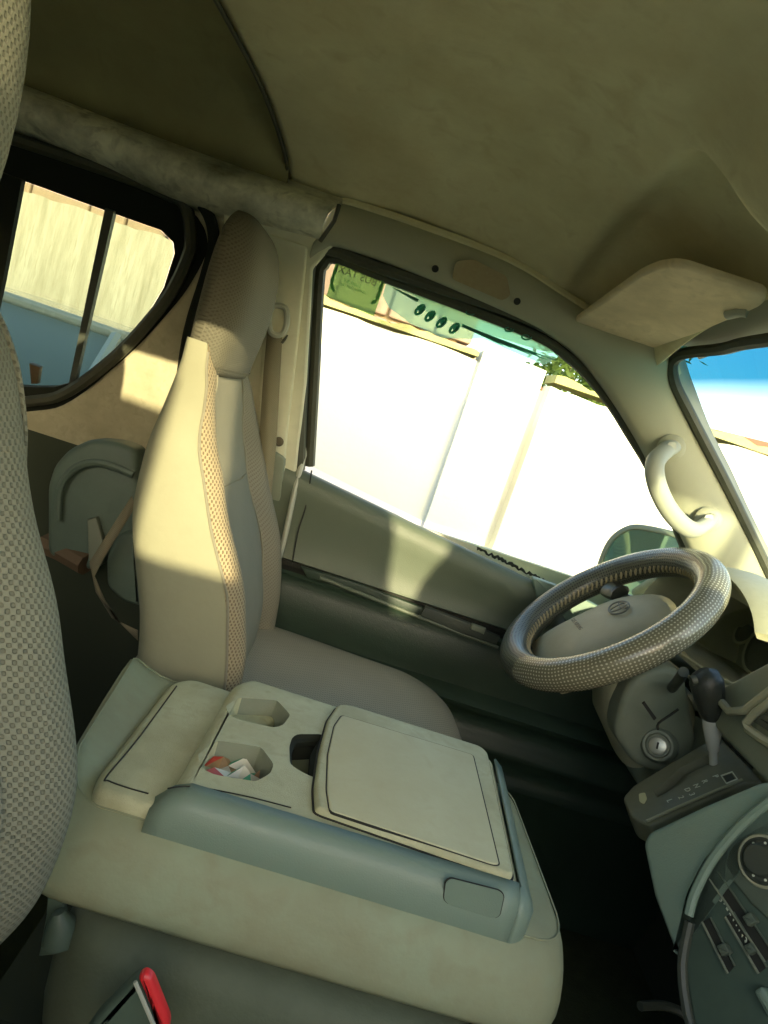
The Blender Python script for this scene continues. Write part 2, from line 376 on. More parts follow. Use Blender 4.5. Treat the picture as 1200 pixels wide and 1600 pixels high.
# brown building beyond the windscreen
bd = thing('brown_building', 'long low brown building under the sky beyond the windscreen', 'building', (9, 13, -.7))
m_brown = mat('brown_render', (.46, .22, .11), .9, dirt=.5, dcol=(.36, .18, .10), dscale=1.5)
BR = Matrix.Rotation(R(-52), 3, 'Z'); BC = Vector((8.2, 16, 0))
def bx(c, sz): c = BR @ Vector(c); return box(BC+c, sz, BR)
part('wall', bx((0, 2, .9), (18, 4, 3.4)), m_brown, bd, smooth=False)
part('parapet', bx((0, -.06, 2.66), (18.2, .3, .16)), mat('parapet', (.38, .20, .12), .9), bd, smooth=False)
for i in range(7):
    w_ = part('window', bx((-7+i*2.3, -.01, 1.3), (.9, .08, .9)), m_dark, bd, smooth=False)
# razor wire
rz = []
for i in range(260):
    t = i/260*40*math.pi; x = 2.2+i/260*7; rz.append((x+.05*math.sin(t*.37), WY+.1+.11*math.cos(t/2), 1.72+.13*math.sin(t/2)))
wz = thing('razor_wire', 'coiled razor wire strung along the top of the compound wall', 'wire', (4, WY+.1, 1.45))
part('wire_coil', tube(rz, .006, 5), m_screw, wz)
for i in range(4): part('post', tube([(2.3+i*2, WY+.1, 1.4), (2.3+i*2, WY+.1, 1.85)], .012, 6), m_screw, wz)
# tree
def leaves(c, rad, n, size, seed):
    rnd = random.Random(seed); V = []; F = []
    cl = [Vector((rnd.gauss(0, .5), rnd.gauss(0, .5), rnd.gauss(0, .45))) for _ in range(28)]
    for i in range(n):
        k = rnd.choice(cl); p = Vector(c)+Vector((k.x*rad[0], k.y*rad[1], k.z*rad[2]))+Vector([rnd.gauss(0, .16)*r_ for r_ in rad])
        a = Vector([rnd.gauss(0, 1) for _ in range(3)]).normalized(); b = a.cross(Vector([rnd.gauss(0, 1) for _ in range(3)])).normalized()
        s = size*rnd.uniform(.6, 1.3); q = len(V)
        V += [p-a*s, p-b*s*.4, p+a*s, p+b*s*.4]; F.append((q, q+1, q+2, q+3))
    return V, F
def leafmat(name, col):
    M = mat(name, col, .6, dirt=.8, dcol=[c*.5 for c in col], dscale=3); N = M.node_tree.nodes; L = M.node_tree.links
    t = N.new('ShaderNodeBsdfTranslucent'); t.inputs[0].default_value = (col[0]*2, col[1]*2, col[2], 1)
    mx = N.new('ShaderNodeMixShader'); mx.inputs[0].default_value = .4
    L.new(N['Principled BSDF'].outputs[0], mx.inputs[1]); L.new(t.outputs[0], mx.inputs[2]); L.new(mx.outputs[0], N['Material Output'].inputs[0]); return M
m_leaf = leafmat('leaf_green', (.10, .16, .03))
tr = thing('tree', 'leafy green tree behind the compound wall right of the pier', 'tree', (2.3, 8, -.7))
part('trunk', tube(spline([(2.3, 8, -.7), (2.35, 8, .3), (2.25, 8, 1.2), (2.4, 8.05, 2.0)], 5), [.13]*5+[.1]*6+[.07]*5, 10), mat('bark', (.16, .12, .07), .9), tr)
for a in ((1.7, 7.9, 2.1), (2.9, 8.1, 2.3), (2.3, 7.7, 2.6)): part('limb', tube(spline([(2.3, 8, 1.1), (a[0]*.5+1.15, 8, 1.7), a], 5), [.06]*6+[.03]*5, 8), mat('bark', (.16, .12, .07), .9), tr)
part('crown', leaves((2.25, 8, 2.2), (.62, .8, .9), 4200, .06, 3), m_leaf, tr, smooth=False)

# parked car seen through the rear side window
pc = thing('parked_car', 'grey blue car parked before the streaked wall beyond the rear side window', 'car', (-2.2, 3.0, -.7))
m_car = mat('car_paint', (.30, .34, .31), .25, coat=.6, dirt=.3, dcol=(.22, .24, .21), dscale=3)
m_carglass = mat('car_glass', (.14, .18, .16), .25, spec=.3)
CX, CY, CZ = -1.75, 2.75, -.7
prof = [(-2.1, .35, .60, .70), (-2.0, .30, .78, .80), (-1.5, .28, .95, .84), (-.9, .26, 1.0, .86), (.0, .26, 1.02, .86), (.8, .26, .98, .86), (1.5, .28, .90, .82), (2.0, .32, .74, .76), (2.12, .38, .6, .68)]
rings = []
for x, z0, z1, w_ in prof:
    pts = [(-w_*.9, z0), (-w_, z0+.12), (-w_, (z0+z1)/2+.05), (-w_*.93, z1-.06), (-w_*.7, z1+.0), (0, z1+.03), (w_*.7, z1), (w_*.93, z1-.06), (w_, (z0+z1)/2+.05), (w_, z0+.12), (w_*.9, z0)]
    rings.append([(CX+x, CY+a, CZ+b) for a, b in pts])
subsurf(part('body', loft(rings), m_car, pc, auto=False), 2)
def cabin(f0, f1, zz0, zz1, w0, w1):
    return [[(CX+x, CY+s*w_, CZ+z) for x, s in ((a, -1), (b, -1), (b, 1), (a, 1))] for (a, b), z, w_ in ((f0, zz0, w0), (f1, zz1, w1))]
o = part('roof', loft([[(CX+x, CY+y, CZ+z) for x, y in ((-.85, -.55), (.35, -.55), (.35, .55), (-.85, .55))] for z in (1.42, 1.47)]), m_car, pc); bevel(o, .02)
o = part('greenhouse', loft([[(CX+x, CY+y, CZ+.97) for x, y in ((-1.45, -.74), (1.0, -.74), (1.0, .74), (-1.45, .74))], [(CX+x, CY+y, CZ+1.425) for x, y in ((-.88, -.56), (.38, -.56), (.38, .56), (-.88, .56))]]), m_carglass, pc)
for s in (-1, 1):
    for a, b in (((-1.45, .97), (-.86, 1.44)), ((1.0, .97), (.36, 1.44)), ((-.2, .97), (-.2, 1.44))):
        part('window_pillar', tube([(CX+a[0], CY+s*.75, CZ+a[1]), (CX+b[0], CY+s*.57, CZ+b[1])], .025, 6), m_car, pc)
for sx in (-1.35, 1.3):
    for sy in (-.8, .8):
        M = frame((CX+sx, CY+sy, CZ+.32), (0, 1, 0))
        w_ = part('wheel', lathe([(0, -.1), (.3, -.1), (.32, -.07), (.32, .07), (.3, .1), (0, .1)], 28, M), m_dark, pc)
        part('rim', lathe([(0, -.11), (.18, -.11), (.19, -.1), (0, -.1)] if sy < 0 else [(0, .1), (.19, .1), (.18, .11), (0, .11)], 24, M), m_chrome, w_)
CT = Matrix.Translation(Vector((-1.95, 4.0, -.7))) @ Matrix.Rotation(R(-96), 4, 'Z') @ Matrix.Scale(1.12, 4) @ Matrix.Translation(-Vector((CX, CY, CZ)))
OFF = Matrix.Translation(pc.location)
for o in pc.children_recursive:
    o.data.transform(OFF.inverted() @ CT @ OFF)
# unseen trunk added on the passenger side to throw the shade between the sun patches
tt = thing('sunblocker_trunk', 'unseen tree trunk added beside the van to shade between the sun patches', 'tree', (1.0, -2.2, -.7))

# ------------------------------------------------------------------ van body
van = thing('van_cabin', 'worn beige and grey passenger van cabin with headliner, pillars and painted side panels', 'van', (0, .74, 0))
# front headliner heightfield
def hz(x, y):
    s = abs(y-.72)/.66
    z = 1.475-.10*s**3.2
    fx = max(0, (x-.02)/.42); z -= .115*min(fx, 1.25)**1.6
    rx = max(0, (-x-.25)/.15); z -= .0*rx
    # recess that takes the sun visor
    def sm(a, b, t): t = max(0, min(1, (t-a)/(b-a))); return t*t*(3-2*t)
    rec = sm(.235, .29, x)*(1-sm(.42, .46, x))*sm(.84, .90, y)*(1-sm(1.36, 1.40, y))
    z += .038*rec+.0022*math.sin(9*x+2)*math.sin(11*y+14*x)+.0015*math.sin(23*y-17*x)
    # padded overhead bulge in the middle
    z -= .042*sm(.20, .34, x)*(1-sm(.82, .90, y))*sm(.45, .55, y)
    return z
def hx(i, y):
    t = max(-1, min(1, (y-.90)/.45)); a = -.395+.095*t; return a+(.46-a)*i/70
rows = []
for i in range(71):
    rows.append([(hx(i, y), y, hz(hx(i, y), y)) for y in [.08+1.31*j/90 for j in range(91)]])
solid(part('headliner', grid(rows), m_head, van, auto=False), .012, 1)
# outer roof skin: closes the cabin against the sun
rs = []
for i in range(13):
    x = -3.2+3.68*i/12; rs.append([(x, -.02+1.54*j/16, 1.56-.12*abs(j-8)**3/512-(.10*max(0, (x-.1)/.4)**1.5)) for j in range(17)])
solid(part('roof_skin', grid(rs), m_body, van, auto=False), .004, 1)
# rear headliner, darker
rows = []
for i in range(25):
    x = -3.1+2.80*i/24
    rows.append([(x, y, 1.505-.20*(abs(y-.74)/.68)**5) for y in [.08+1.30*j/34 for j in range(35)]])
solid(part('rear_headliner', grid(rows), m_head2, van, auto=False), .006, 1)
# edge piece between the two headliners
ep = [(hx(0, y)-.002, y, hz(hx(0, y), y)-.003) for y in [.1+1.27*j/40 for j in range(41)]]
part('headliner_edge', tube(ep, .0035, 8), m_seal, van)
# roof rail above the rear side window
ry = 1.37
top = [Y(-300, 20, ry), Y(20, 128, ry), Y(180, 192, ry), Y(350, 256, ry), Y(532, 318, ry)]
bot = [Y(-300, 95, ry), Y(0, 195, ry), Y(150, 256, ry), Y(290, 320, ry), Y(500, 378, ry)]
top = spline(top, 6); bot = spline(bot, 6)
rows = []
for a, b in zip(top, bot):
    ys = [0, -.035, -.05, -.045, -.02, .02]; rows.append([a+Vector((0, .06, .09)), a+Vector((0, .03, .03))]+[a.lerp(b, t)+Vector((0, dy_+.02, 0)) for t, dy_ in zip([-.05, .12, .35, .6, .85, 1.0], [0, -.045, -.075, -.085, -.06, 0])])
rl = part('roof_rail', grid(rows), m_rail, van, auto=False); subsurf(rl, 1); solid(rl, .006, 0)
part('rail_end_seam', tube([Y(530, 320, ry-.04), Y(522, 345, ry-.045), Y(500, 377, ry-.03)], .004, 8), m_seal, van)
for px, py in ((318, 262),):
    part('rail_screw', lathe([(0, 0), (.009, 0), (.008, .004), (0, .004)], 16, frame(Y(px, py, ry-.035), (0, -1, 0))), m_pillar, van)
# header trim over the door and windscreen pillar in one piece
pairs = [((484, 402, 0), (526, 322, 1.40)), ((505, 388, 0), (532, 320, 1.385)), ((530, 384, 0), (560, 328, 1.375)), ((620, 413, 0), (650, 358, 1.365)), ((760, 472, 0), (790, 412, 1.36)), ((850, 514, 0), (885, 470, 1.36)), ((905, 553, 0), (965, 520, 1.355)),
         ((945, 602, 0), (1035, 545, 1.35)), ((982, 658, 0), (1062, 605, 1.37)), ((1013, 712, 0), (1092, 680, 1.39)), ((1040, 770, 0), (1125, 745, 1.405)), ((1066, 830, 0), (1155, 810, 1.42)), ((1092, 890, 0), (1193, 885, 1.44)), ((1110, 960, 0), (1225, 950, 1.455))]
A = spline([W(a[0], a[1], .03) for a, b in pairs], 5); B = spline([Y(b[0], b[1], b[2]) for a, b in pairs], 5)
rows = []
for a, b in zip(A, B):
    r_ = [a+Vector((0, .05, -.0))]
    for t, bl in ((0, 0), (.08, .008), (.3, .014), (.6, .014), (.9, .006), (1, 0)): r_.append(a.lerp(b, t)+Vector((-.3, -1, 0)).normalized()*bl)
    r_.append(b+Vector((.03, .03, .02))); rows.append(r_)
part('header_edge', tube([p+Vector((0, .012, .008)) for p in B[2:40]], .011, 8), m_head, van)
pt = part('windscreen_pillar', grid(rows), m_pillar, van, auto=False); solid(pt, .004, 0)
for px, py in ((680, 420), (808, 471)):
    part('trim_hole', lathe([(0, 0), (.0065, 0), (.006, .002), (0, .001)], 16, frame(W(px, py, .052), (0, -1, -.3))), m_line, van)
o = part('trim_stain', plate([W(x, y, .046) for x, y in ((712, 408), (740, 405), (792, 432), (798, 462), (785, 470), (706, 436))], .002, (0, -1, 0), rp=.008), mat('brown_glue_stain', (.30, .24, .13), .8, dirt=.8, dcol=(.34, .31, .18), dscale=30), van)
# windscreen header and dark rubber edging
hd = [Y(1035, 548, 1.345), Y(1120, 530, 1.22), Y(1205, 505, 1.05), X(1300, 470, .46), (.47, .4, 1.33), (.46, .05, 1.31)]
wedge = [Y(1046, 560, 1.345), Y(1052, 592, 1.36), Y(1078, 648, 1.375), Y(1130, 748, 1.40), Y(1180, 850, 1.43), Y(1225, 945, 1.45)]
part('windscreen_rubber', tube(spline([(.52, .05, 1.285), (.53, .4, 1.30)]+[Y(1210, 530, 1.05), Y(1130, 545, 1.22), Y(1060, 556, 1.34)]+wedge[1:], 6), .011, 8), m_seal, van)
rows = []
for j in range(21):
    y = .05+1.30*j/20
    rows.append([(.44, y, hz(.44, y)+.004), (.50, y, 1.340-.03*(abs(y-.74)/.65)**3), (.53, y, 1.325-.03*(abs(y-.74)/.65)**3), (.55, y, 1.34)])
solid(part('windscreen_header', grid(rows), m_pillar, van, auto=False), .004, 0)

part('upper_side_skin', box((-1.42, 1.47, 1.46), (3.7, .02, .15)), m_body, van, smooth=False)
# rear side body panel with the window opening
BP = lambda px, py, off=0: onp(px, py, Vector((0, 1.49, .86))-SN*off, SN)
lip = [(267, 317), (305, 338), (321, 367), (319, 400), (292, 450), (262, 488), (200, 554), (112, 625), (54, 642), (-60, 640), (-230, 560), (-260, 380), (-200, 150), (0, 215), (150, 268)]
hole = spline([BP(*p) for p in lip], 4, True)
outer = [(-700, 0), (-300, 30), (0, 150), (200, 235), (345, 325), (372, 420), (345, 520), (310, 640), (300, 905), (60, 800), (-200, 740), (-700, 560)]
sp = part('side_panel', plate([BP(*p) for p in outer], .03, (0, -1, 0), holes=[hole]), m_panelpaint, van); bevel(sp, .006, 2)
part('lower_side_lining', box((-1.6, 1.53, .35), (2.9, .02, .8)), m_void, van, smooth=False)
# sliding door seal behind the pillar
part('pillar_seal', tube(spline([BP(250, 262, .01), BP(315, 318, .012), BP(334, 372, .012), BP(322, 430, .012), BP(300, 500, .012), BP(288, 560, .012), BP(270, 700, .012)], 6), .011, 8), m_black, van)
# B pillar panel
bp_ = [BP(*p, .02) for p in ((348, 325), (420, 345), (535, 372), (512, 392), (488, 420), (478, 600), (452, 830), (440, 1100), (290, 1100), (285, 700), (312, 520), (352, 400))]
bb = part('door_pillar', plate(bp_, .03, (0, -1, 0)), m_pillar2, van); bevel(bb, .005, 2)
part('pillar_trim', plate([BP(x, y, .03) for x, y in ((418, 365), (480, 385), (462, 560), (448, 680), (436, 850), (400, 860), (405, 600))], .012, (0, -1, 0), rp=.01, r=.004), m_pillar2, van)
part('pillar_lower_trim', plate([BP(x, y, .036) for x, y in ((428, 705), (445, 716), (432, 850), (425, 960), (395, 960), (400, 720))], .02, (0, -1, 0), rp=.008, r=.004), m_dash, van)
part('pillar_bolt', lathe([(0, 0), (.010, 0), (.010, .003), (.005, .004), (.005, .002), (0, .002)], 16, frame(BP(436, 690, .031), (0, -1, 0))), m_screw, van)
# rear side window
rw = thing('rear_side_window', 'black framed sliding side window behind the driver seat', 'window', tuple(BP(150, 450)))
gl = [(33, 282), (162, 329), (250, 360), (269, 379), (271, 396), (254, 450), (227, 496), (167, 567), (112, 598), (83, 606), (50, 606), (-60, 600), (-200, 540), (-215, 420), (-185, 200), (-100, 232)]
glp = [BP(*p, .002) for p in gl]
fr_o = [(268, 296), (312, 330), (326, 370), (322, 404), (298, 452), (268, 494), (204, 562), (114, 634), (54, 650), (-60, 648), (-240, 566), (-262, 380), (-212, 140), (0, 205), (150, 256)]
fr_i = [(256, 300), (290, 322), (298, 372), (294, 400), (274, 445), (246, 486), (186, 552), (110, 610), (54, 626), (-60, 626), (-226, 552), (-246, 380), (-203, 145), (0, 210), (150, 260)]
part('window_frame', plate([BP(*p, -.004) for p in fr_o], .018, (0, -1, 0), holes=[glp]), m_black, rw)
part('frame_rubber', tube(spline([BP(*p, .006) for p in fr_i], 4, True), .012, 8, True), m_seal, rw)
part('sliding_bar', plate([BP(*p, .006) for p in ((164, 325), (178, 330), (115, 606), (106, 606))], .014, (0, -1, 0)), m_dark, rw)
part('sliding_bar', plate([BP(*p, .006) for p in ((-110, 228), (34, 281), (4, 440), (-40, 640), (-170, 600))], .014, (0, -1, 0)), m_black, rw)
part('pane', plate([BP(*p, -.012) for p in gl], .003, (0, -1, 0)), glass('dusty_tinted_glass', (.64, .70, .63), .05), rw)
part('latch', plate([BP(*p, .012) for p in ((45, 568), (62, 574), (58, 600), (48, 600))], .012, (0, -1, 0), r=.002), mat('latch_brass', (.09, .065, .03), .5), rw)
# far rear of cabin, floor, firewall and passenger side
part('rear_wall', box((-3.2, .75, .6), (.03, 1.5, 1.9)), m_body, van, smooth=False)
part('floor', box((-1.0, .75, -.02), (4.4, 1.54, .03)), m_carpet, van, smooth=False)
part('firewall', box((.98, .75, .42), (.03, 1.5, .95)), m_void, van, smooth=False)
part('footwell_lining', box((.62, 1.30, .20), (.7, .02, .55), Matrix.Rotation(R(0), 3, 'Z')), m_void, van, smooth=False) if 0 else None
part('far_side_skin', box((.0, 1.56, .2), (6.4, .02, 1.2)), m_body, van, smooth=False)
# passenger side: sill, pillars, door with its window wound down (the camera looks in through it)
pd = thing('passenger_door', 'passenger door swung wide open at the viewer side of the cabin', 'door', (.99, -.06, .1))
M_ = Matrix(((1, 0, 0, 0), (0, 0, 1, -.03), (0, 1, 0, 0), (0, 0, 0, 1)))
DM = Matrix.Translation((.99, -.06, 0)) @ Matrix.Rotation(R(-84), 4, 'Z') @ Matrix(((1, 0, 0, 0), (0, 0, 1, 0), (0, 1, 0, 0), (0, 0, 0, 1)))
part('door_skin', slab([(0, -.1), (1.05, -.1), (1.05, .86), (1.0, 1.34), (.62, 1.34), (.2, .95), (0, .86)], -.04, .0, DM, holes=[[(.16, .88), (1.0, .88), (.95, 1.29), (.63, 1.29), (.26, .95)]]), m_body, pd, smooth=False)
psd = part('passenger_side_body', slab([(-3.2, -.1), (-.305, -.1), (-.29, .86), (-.26, 1.33), (.12, 1.34), (.40, 1.31), (.60, 1.22), (.88, .95), (.92, .60), (.92, -.1), (1.0, -.1), (1.0, .90), (.90, .95), (.53, 1.29), (.50, 1.40), (-.1, 1.50), (-3.2, 1.50)], -.03, 0, M_,
      holes=[[(-1.25, .92), (-.50, .92), (-.36, 1.28), (-1.25, 1.28)]]), m_body, van, smooth=False)

# ------------------------------------------------------------------ driver door
dd = thing('driver_door', 'dark grey green driver door panel with window closed and sun falling on its middle', 'door', (.2, 1.5, .1))
gpx = [(484, 727), (492, 580), (499, 440), (506, 414), (526, 404), (606, 435), (743, 487), (840, 526), (881, 552), (917, 584), (954, 629), (986, 680), (1013, 725), (1040, 782), (1061, 831), (1082, 890), (1095, 950), (1090, 1022), (980, 970), (871, 917)]
gw = [W(*p) for p in gpx]
side = gw[:17]
sealline = spline(gw[:18], 5)
part('window_seal', join(tube([p+Vector((0, .0, 0)) for p in [W(a[0], a[1], .012)+Vector((0, 0, 0)) for a in []] or sealline], .011, 8), tube([p+(p-Vector((.2, 1.45, 1.1))).normalized()*.022+Vector((0, -.014, 0)) for p in sealline], .012, 8)), m_seal, dd)
fo = [p+(p-Vector((.22, 1.45, 1.08))).normalized()*.055+Vector((0, .012, 0)) for p in gw]
part('window_frame', grid([[a+Vector((0, .004, 0)), b] for a, b in zip(spline(gw[:18], 4), spline(fo[:18], 4))]), m_seal, dd)
part('window_pane', plate(gw, .004, (0, -1, 0)), glass('window_glass', (.93, .97, .93), .04), dd)
prof = [(1.56, .80, 1), (1.535, .845, 1), (1.505, .853, 1), (1.480, .852, 1), (1.468, .838, 1), (1.466, .815, 1), (1.474, .785, .85), (1.482, .72, .4), (1.482, .668, .1), (1.478, .656, 0), (1.492, .650, 0), (1.494, .638, 0), (1.470, .634, 0), (1.462, .628, 0), (1.468, .618, 0), (1.462, .60, 0), (1.455, .56, 0), (1.462, .52, 0), (1.462, .506, 0), (1.435, .497, 0), (1.420, .487, 0), (1.424, .474, 0), (1.45, .462, 0), (1.462, .44, 0), (1.452, .415, 0), (1.438, .40, 0), (1.442, .385, 0), (1.462, .365, 0), (1.466, .33, 0), (1.448, .315, 0), (1.456, .29, 0), (1.47, .1, 0), (1.50, -.02, 0)]
xs = [-.215, -.21, -.195, -.18, -.17, -.1, 0, .1, .2, .3, .4, .5, .56, .6, .65, .7, .8, .9, 1.0]
rows = []
for x in xs:
    e = .03 if x < -.212 else (.006 if x < -.205 else 0)
    rows.append([(x, y+e, z-(x+.17)*.135*w_) for y, z, w_ in prof])
def cut(rows, a, b): return grid([r_[a:b] for r_ in rows])
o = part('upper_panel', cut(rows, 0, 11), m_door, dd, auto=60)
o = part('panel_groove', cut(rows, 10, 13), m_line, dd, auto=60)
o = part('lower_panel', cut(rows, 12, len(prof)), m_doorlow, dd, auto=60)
# vertical seam near the rear edge, trims
def DP(px, py, off=0): return Y(px, py, 1.466-off)
part('panel_seam', tube(spline([DP(487, 735), DP(478, 790, -.008), DP(466, 830, -.01), DP(456, 882, -.012)], 6), .0016, 6), m_line, dd)
part('grab_recess', plate([Y(*p, 1.463) for p in ((470, 885), (560, 912), (720, 972), (778, 1000), (775, 1010), (700, 985), (545, 925), (480, 903))], .01, (0, -1, 0), r=.003), m_doorlow, dd)
part('trim_strip', tube(spline([Y(500, 902, 1.456), Y(600, 942, 1.456), Y(700, 982, 1.456), Y(778, 1012, 1.456)], 4), .004, 8), m_door, dd)
part('window_switch_panel', plate([Y(*p, 1.452) for p in ((665, 948), (735, 975), (782, 996), (775, 1008), (720, 990), (655, 962))], .012, (0, -1, 0), r=.003), m_dark, dd)
part('switch', plate([Y(*p, 1.445) for p in ((738, 975), (760, 983), (756, 992), (735, 984))], .01, (0, -1, 0), r=.003), m_dash, dd)
part('corner_trim', plate([Y(*p, 1.462) for p in ((832, 902), (872, 916), (960, 960), (960, 1010), (865, 960), (838, 935))], .02, (0, -1, 0), r=.004, rp=.01), m_dash2, dd)
crnd = random.Random(3)
crm = []
for i in range(40):
    t = i/39; p = Vector(W(745+t*120, 857+t*60, .012)); crm.append(p+Vector((0, -.004, crnd.uniform(-.001, .006))))
part('perished_sill_rubber', tube(crm, [crnd.uniform(.0015, .0042) for _ in crm], 6), m_black, dd)
part('door_edge_strip', tube(spline([Y(478, 700, 1.49), Y(462, 760, 1.47), Y(447, 830, 1.465), Y(436, 872, 1.465)], 5), .006, 8), m_handle, dd)

# window stickers (on the glass of the driver window)
m_stick = film('green_sticker_film', (.55, .72, .42), .35)
m_stickd = film('green_sticker_ink', (.25, .50, .25), .7)
m_teal = film('teal_sticker_film', (.72, .92, .82), .30)
m_teald = film('teal_sticker_ink', (.12, .42, .30), .7)
m_pale = film('pale_sticker_film', (.86, .94, .84), .4)
def WP(px, py): return W(px, py, .006)
sk = thing('permit_sticker', 'small square green permit sticker with mirrored lettering on the driver window corner', 'sticker', tuple(WP(555, 450)))
part('sticker_sheet', plate([WP(*p) for p in ((527, 400), (606, 430), (584, 494), (510, 463))], .0006, (0, -1, 0)), m_stick, sk, smooth=False)
FM = frame(W(568, 432, .0075), SN, (-1, 0, .0))
def text(s, size, M, mt, parent, name='lettering', ext=.0003, align='CENTER'):
    c = bpy.data.curves.new('t', 'FONT'); c.body = s; c.size = size; c.extrude = ext; c.align_x = align; c.align_y = 'CENTER'; c.resolution_u = 3
    t = bpy.data.objects.new('t', c); link(t); dg = bpy.context.evaluated_depsgraph_get()
    me = bpy.data.meshes.new_from_object(t.evaluated_get(dg)); bpy.data.objects.remove(t)
    V = [M @ v.co for v in me.vertices]; F = [tuple(p.vertices) for p in me.polygons]
    return obj(name, V, F, mt, parent, smooth=False)
ex = (WP(527, 400)-WP(606, 430)).normalized(); 
TM = lambda px, py, off=.0085: frame(W(px, py, off), SN, ex)
text('BUS TAXI', .0195, TM(557, 431), m_printgrey, sk)
text('NAYA', .012, TM(565, 415), m_stickd, sk)
text('LUXURY', .009, TM(550, 443), m_stickd, sk)
text('OPERATOR 2011', .0075, TM(549, 450), m_stickd, sk)
for pts in (((530, 408), (523, 425), (518, 442), (522, 456)), ((599, 436), (594, 452), (588, 468), (580, 474))):
    part('wreath_band', tube(spline([W(*p, .0075) for p in pts], 4), [.0035+.0012*math.sin(k*2.1) for k in range(13)], 6, ell=.15, nrm=SN), m_stickd, sk)
vs = thing('visor_sticker', 'long pale teal sun strip with green artwork along the top of the driver window', 'sticker', tuple(WP(730, 500)))
part('sticker_sheet', plate([W(*p, .005) for p in spline([(606, 432, 0), (598, 462, 0), (607, 480, 0), (640, 505, 0), (690, 528, 0), (735, 530, 0), (752, 528, 0), (790, 545, 0), (850, 570, 0), (868, 560, 0), (880, 552, 0)], 1) for p in [(p.x, p.y)]]+[W(840, 524, .005), W(743, 486, .005), W(640, 446, .005)], .0005, (0, -1, 0)), m_teal, vs, smooth=False)
part('pale_field', plate([W(*p, .0065) for p in ((640, 448), (653, 470), (668, 488), (700, 500), (722, 512), (765, 523), (820, 540), (860, 552), (870, 548), (838, 524), (743, 487))], .0005, (0, -1, 0)), m_pale, vs, smooth=False)
for cx, cy in ((656, 484), (672, 494), (690, 504), (710, 513)):
    part('artwork_fill', plate([W(cx+2+math.cos(t)*4.5, cy+math.sin(t)*5.5, .0078) for t in [k3*math.pi/5 for k3 in range(10)]], .0004, (0, -1, 0)), m_teald, vs)
    o = part('artwork_oval', tube([W(cx+a*8, cy+b*7, .009) for a, b in [(math.cos(t*math.pi/5+.4)*.75-.3*math.sin(t*math.pi/5), math.sin(t*math.pi/5)) for t in range(10)]], .0028, 6, True), m_teald, vs)
for k in range(6):
    part('artwork_ray', tube([W(653, 470, .008), W(613+k*6, 450+k*3+random.uniform(-2, 2), .008)], [.0035, .0006], 5), m_teald, vs)
for k in range(7):
    part('artwork_ray', tube([W(722+k*2, 508+k, .008), W(790+k*13+random.uniform(-4, 4), 540+k*4+random.uniform(-3, 3), .008)], [.0035, .0008], 6, ell=.2, nrm=SN), m_teald, vs)
for cx, cy, s in ((735, 487, 9), (795, 514, 8), (822, 526, 9)):
    part('artwork_scroll', tube([W(cx+math.cos(t*.6)*s*(1-t*.05), cy+math.sin(t*.6)*s*.6*(1-t*.05), .008) for t in range(12)], .0018, 5), m_teald, vs)

# wing mirror outside the door
wm = thing('wing_mirror', 'large grey framed wing mirror outside the driver window', 'mirror', tuple(Y(1000, 880, 1.75)))
mp_ = [(928, 905), (935, 870), (952, 838), (980, 820), (1010, 820), (1060, 832), (1095, 850), (1100, 900), (1090, 945), (1040, 950), (985, 942), (945, 925)]
MPn = Vector((-.55, -.75, .05)).normalized(); MP0 = Y(1010, 880, 1.75)
mo = [onp(a, b, MP0, MPn) for a, b in mp_]
MM = frame(MP0, MPn, (0, 0, 1)); ml = loc2(MM, mo)
ml = [p for p in spline([(p.x, p.y, 0) for p in ml], 4, True)]
part('housing', slab(ml, -.09, 0, MM, r=.012, holes=[inset(ccw([Vector((p.x, p.y)) for p in ml]), .014)], hd=.008), mat('mirror_housing', (.20, .22, .16), .5), wm)
part('mirror_glass', slab(inset(ccw([Vector((p.x, p.y)) for p in ml]), .016), -.0075, -.004, MM), mat('mirror_glass', (.42, .62, .52), .03, metal=1), wm)
part('mirror_arm', tube([MM @ Vector((0, 0, -.05)), MM @ Vector((-.1, .02, -.06)), (.72, 1.57, .86)], .012, 10), m_dash, wm)

# grab handle on the pillar
gh = thing('grab_handle', 'cream curved grab handle bolted to the windscreen pillar', 'handle', tuple(Y(1065, 770, 1.36)))
hp = [(Y(1052, 697, 1.375)), (Y(1040, 704, 1.335)), Y(1024, 722, 1.30), Y(1025, 752, 1.29), Y(1040, 788, 1.295), Y(1062, 816, 1.305), Y(1083, 828, 1.325), Y(1102, 820, 1.36), Y(1110, 812, 1.40)]
hs = spline(hp, 6); rr = [.0135 if (i < 8 or i > len(hs)-9) else .0145 for i in range(len(hs))]
part('grip', tube(hs, .0175, 14, ell=.8), m_handle, gh)
for (a, b, yy) in ((1048, 699, 1.36), (1106, 812, 1.385)):
    p = Y(a, b, yy)
    part('end_cup', lathe([(0, 0), (.026, 0), (.026, .006), (.020, .010), (0, .010)], 24, frame(p+Vector((.006, .012, 0)), (-.3, -1, 0))), m_seal if 0 else m_pillar, gh)
    cp = part('bolt_cover', plate([Y(a+dx_, b+dy_, yy-.034) for dx_, dy_ in ((-9, 6), (-3, -8), (8, -8), (9, 2), (2, 12), (-6, 14))], .004, (0, -1, 0), rp=.004), m_handle, gh)
